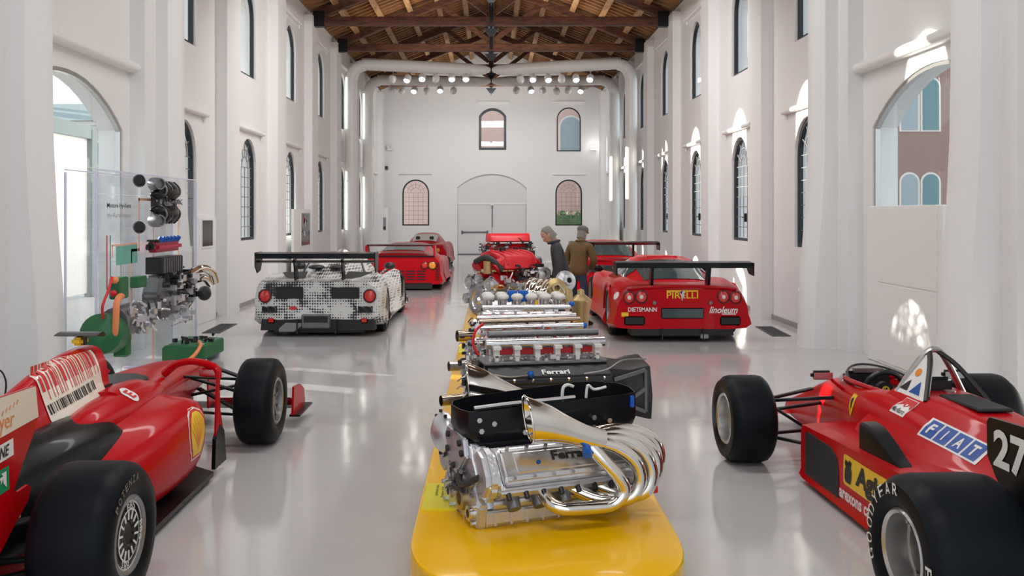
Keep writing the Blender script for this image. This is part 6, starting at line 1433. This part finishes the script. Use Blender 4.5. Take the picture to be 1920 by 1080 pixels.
bp3 = part('battery_pack', G().loft([[Vector((x, y, z)) for x, y in ((-3.86, 10.55), (-3.4, 10.7), (-3.36, 11.35), (-3.86, 11.5))] for z in (.06, .24)]), 'pcbg', D, 0, .02)
greeble(D, 'battery_fittings', 'black', (-3.6, 11.05, .26), (.4, .6, .06), 26, (.025, .05), 75)
part('battery_cable', G().tube([(-3.5, 10.8, .26), (-3.42, 10.6, .24), (-3.45, 10.4, .14), (-3.6, 10.25, .05), (-3.8, 10.1, .04)], .022, 8), 'oran', D, 60)
for y in (10.75, 11.3): part('pack_foot', G().box((-3.6, y, .03), (.4, .05, .06)), 'acedge', D, 0)
# totems
def totem(label, x, y, w, h, th, side, sy, sw, sz, shh, art=False):
    t = thing('info_totem', label, 'info panel', (x, y, 0))
    part('board', G().box((0, 0, h/2), (th, w, h)), 'white', t, 0, .006)
    s = part('screen', G().box((side*(th/2+.003), sy, sz), (.006, sw, shh)), 'screen', t, 0)
    part('screen_frame', G().box((side*(th/2+.005), sy, sz+shh/2+.02), (.01, sw+.08, .03)).box((side*(th/2+.005), sy, sz-shh/2-.02), (.01, sw+.08, .03)).box((side*(th/2+.005), sy-sw/2-.02, sz), (.01, .03, shh)).box((side*(th/2+.005), sy+sw/2+.02, sz), (.01, .03, shh)), 'white', t, 0)
    if art:
        random.seed(5)
        for k in range(22):
            p = part('picture_patch', G().box((side*(th/2+.0075), sy+random.uniform(-.42, .42)*sw, sz+random.uniform(-.44, .44)*shh), (.003, random.uniform(.04, .2), random.uniform(.03, .14))), random.choice(('wtext', 'greyp', 'redp', 'bluep', 'greyp')), s, 0)
    return t
totem('white info totem with a dark screen, beyond the acrylic display', -4.745, 14.95, .95, 1.74, .07, 1, 0, .55, 1.47, .42)
totem('white info totem with a colourful tall screen behind the camouflaged car', -4.62, 21.95, 2.0, 1.90, .06, 1, .32, 1.05, 1.41, .78, True)
totem('dark picture totem near the far end of the right wall', 4.52, 33.6, 1.1, 1.72, .06, -1, 0, .8, 1.2, .95)
k_ = thing('wall_kiosk', 'tall white kiosk with small dark slot in the left corner of the back wall', 'kiosk', (-4.62, 38.7, 0))
part('body', G().box((0, 0, 1.02), (.36, .6, 2.04)), 'white', k_, 0, .03); part('slot', G().box((.06, -.305, 1.35), (.16, .012, .55)), 'greyp', k_, 0); part('slot_mouth', G().box((.06, -.308, 1.18), (.13, .014, .12)), 'black', k_, 0)
for x, nm in ((-4.4, 'left'), (4.45, 'right')):
    t = thing('emergency_light', 'small white twin emergency light high on the %s of the back wall' % nm, 'wall light', (x, 39.28, 4.65))
    part('case', G().box((0, -.05, 0), (.26, .1, .22)), 'white', t, 30, .01)
    for s in (-1, 1): part('lamp_head', G().lathe([(0, .06), (.05, .06), (.06, .02), (.04, -.04), (0, -.05)], (s*.09, -.14, .05), (0, -1, -.2), 12), 'lampglass' if nm == 'left' else 'lampon', t)
t = thing('wall_speaker', 'little dark wall speaker below the left emergency light', 'speaker', (-4.55, 39.27, 3.78)); part('case', G().box((0, -.06, 0), (.14, .12, .16)), 'greyp', t, 30, .02); part('grille', G().box((0, -.123, 0), (.1, .006, .12)), 'black', t, 0)
t = thing('switch_box', 'small white switch box between two lower windows of the left wall', 'switch box', (-4.775, 24.55, 1.80)); part('case', G().box((0, 0, 0), (.05, .22, .36)), 'white', t, 30, .006); part('switch', G().box((.03, 0, .05), (.02, .06, .1)), 'greyp', t, 30, .004)
t = thing('cable_box', 'dark plug box with loose cables on the floor at far left', 'plug box', (-4.42, 7.75, -.0)); part('case', G().box((0, 0, .14), (.22, .3, .28)), 'black', t, 30, .02)
part('cable', G().tube([(.05, .1, .28), (.02, .12, .38), (.08, .2, .42), (.12, .24, .3), (.1, .26, .05), (.25, .3, .012)], .008, 6), 'black', t, 60)
part('cable', G().tube([(-.02, .0, .28), (0, .05, .36), (.1, .1, .37), (.14, .08, .2), (.16, .02, .012)], .007, 6), 'greyp', t, 60)
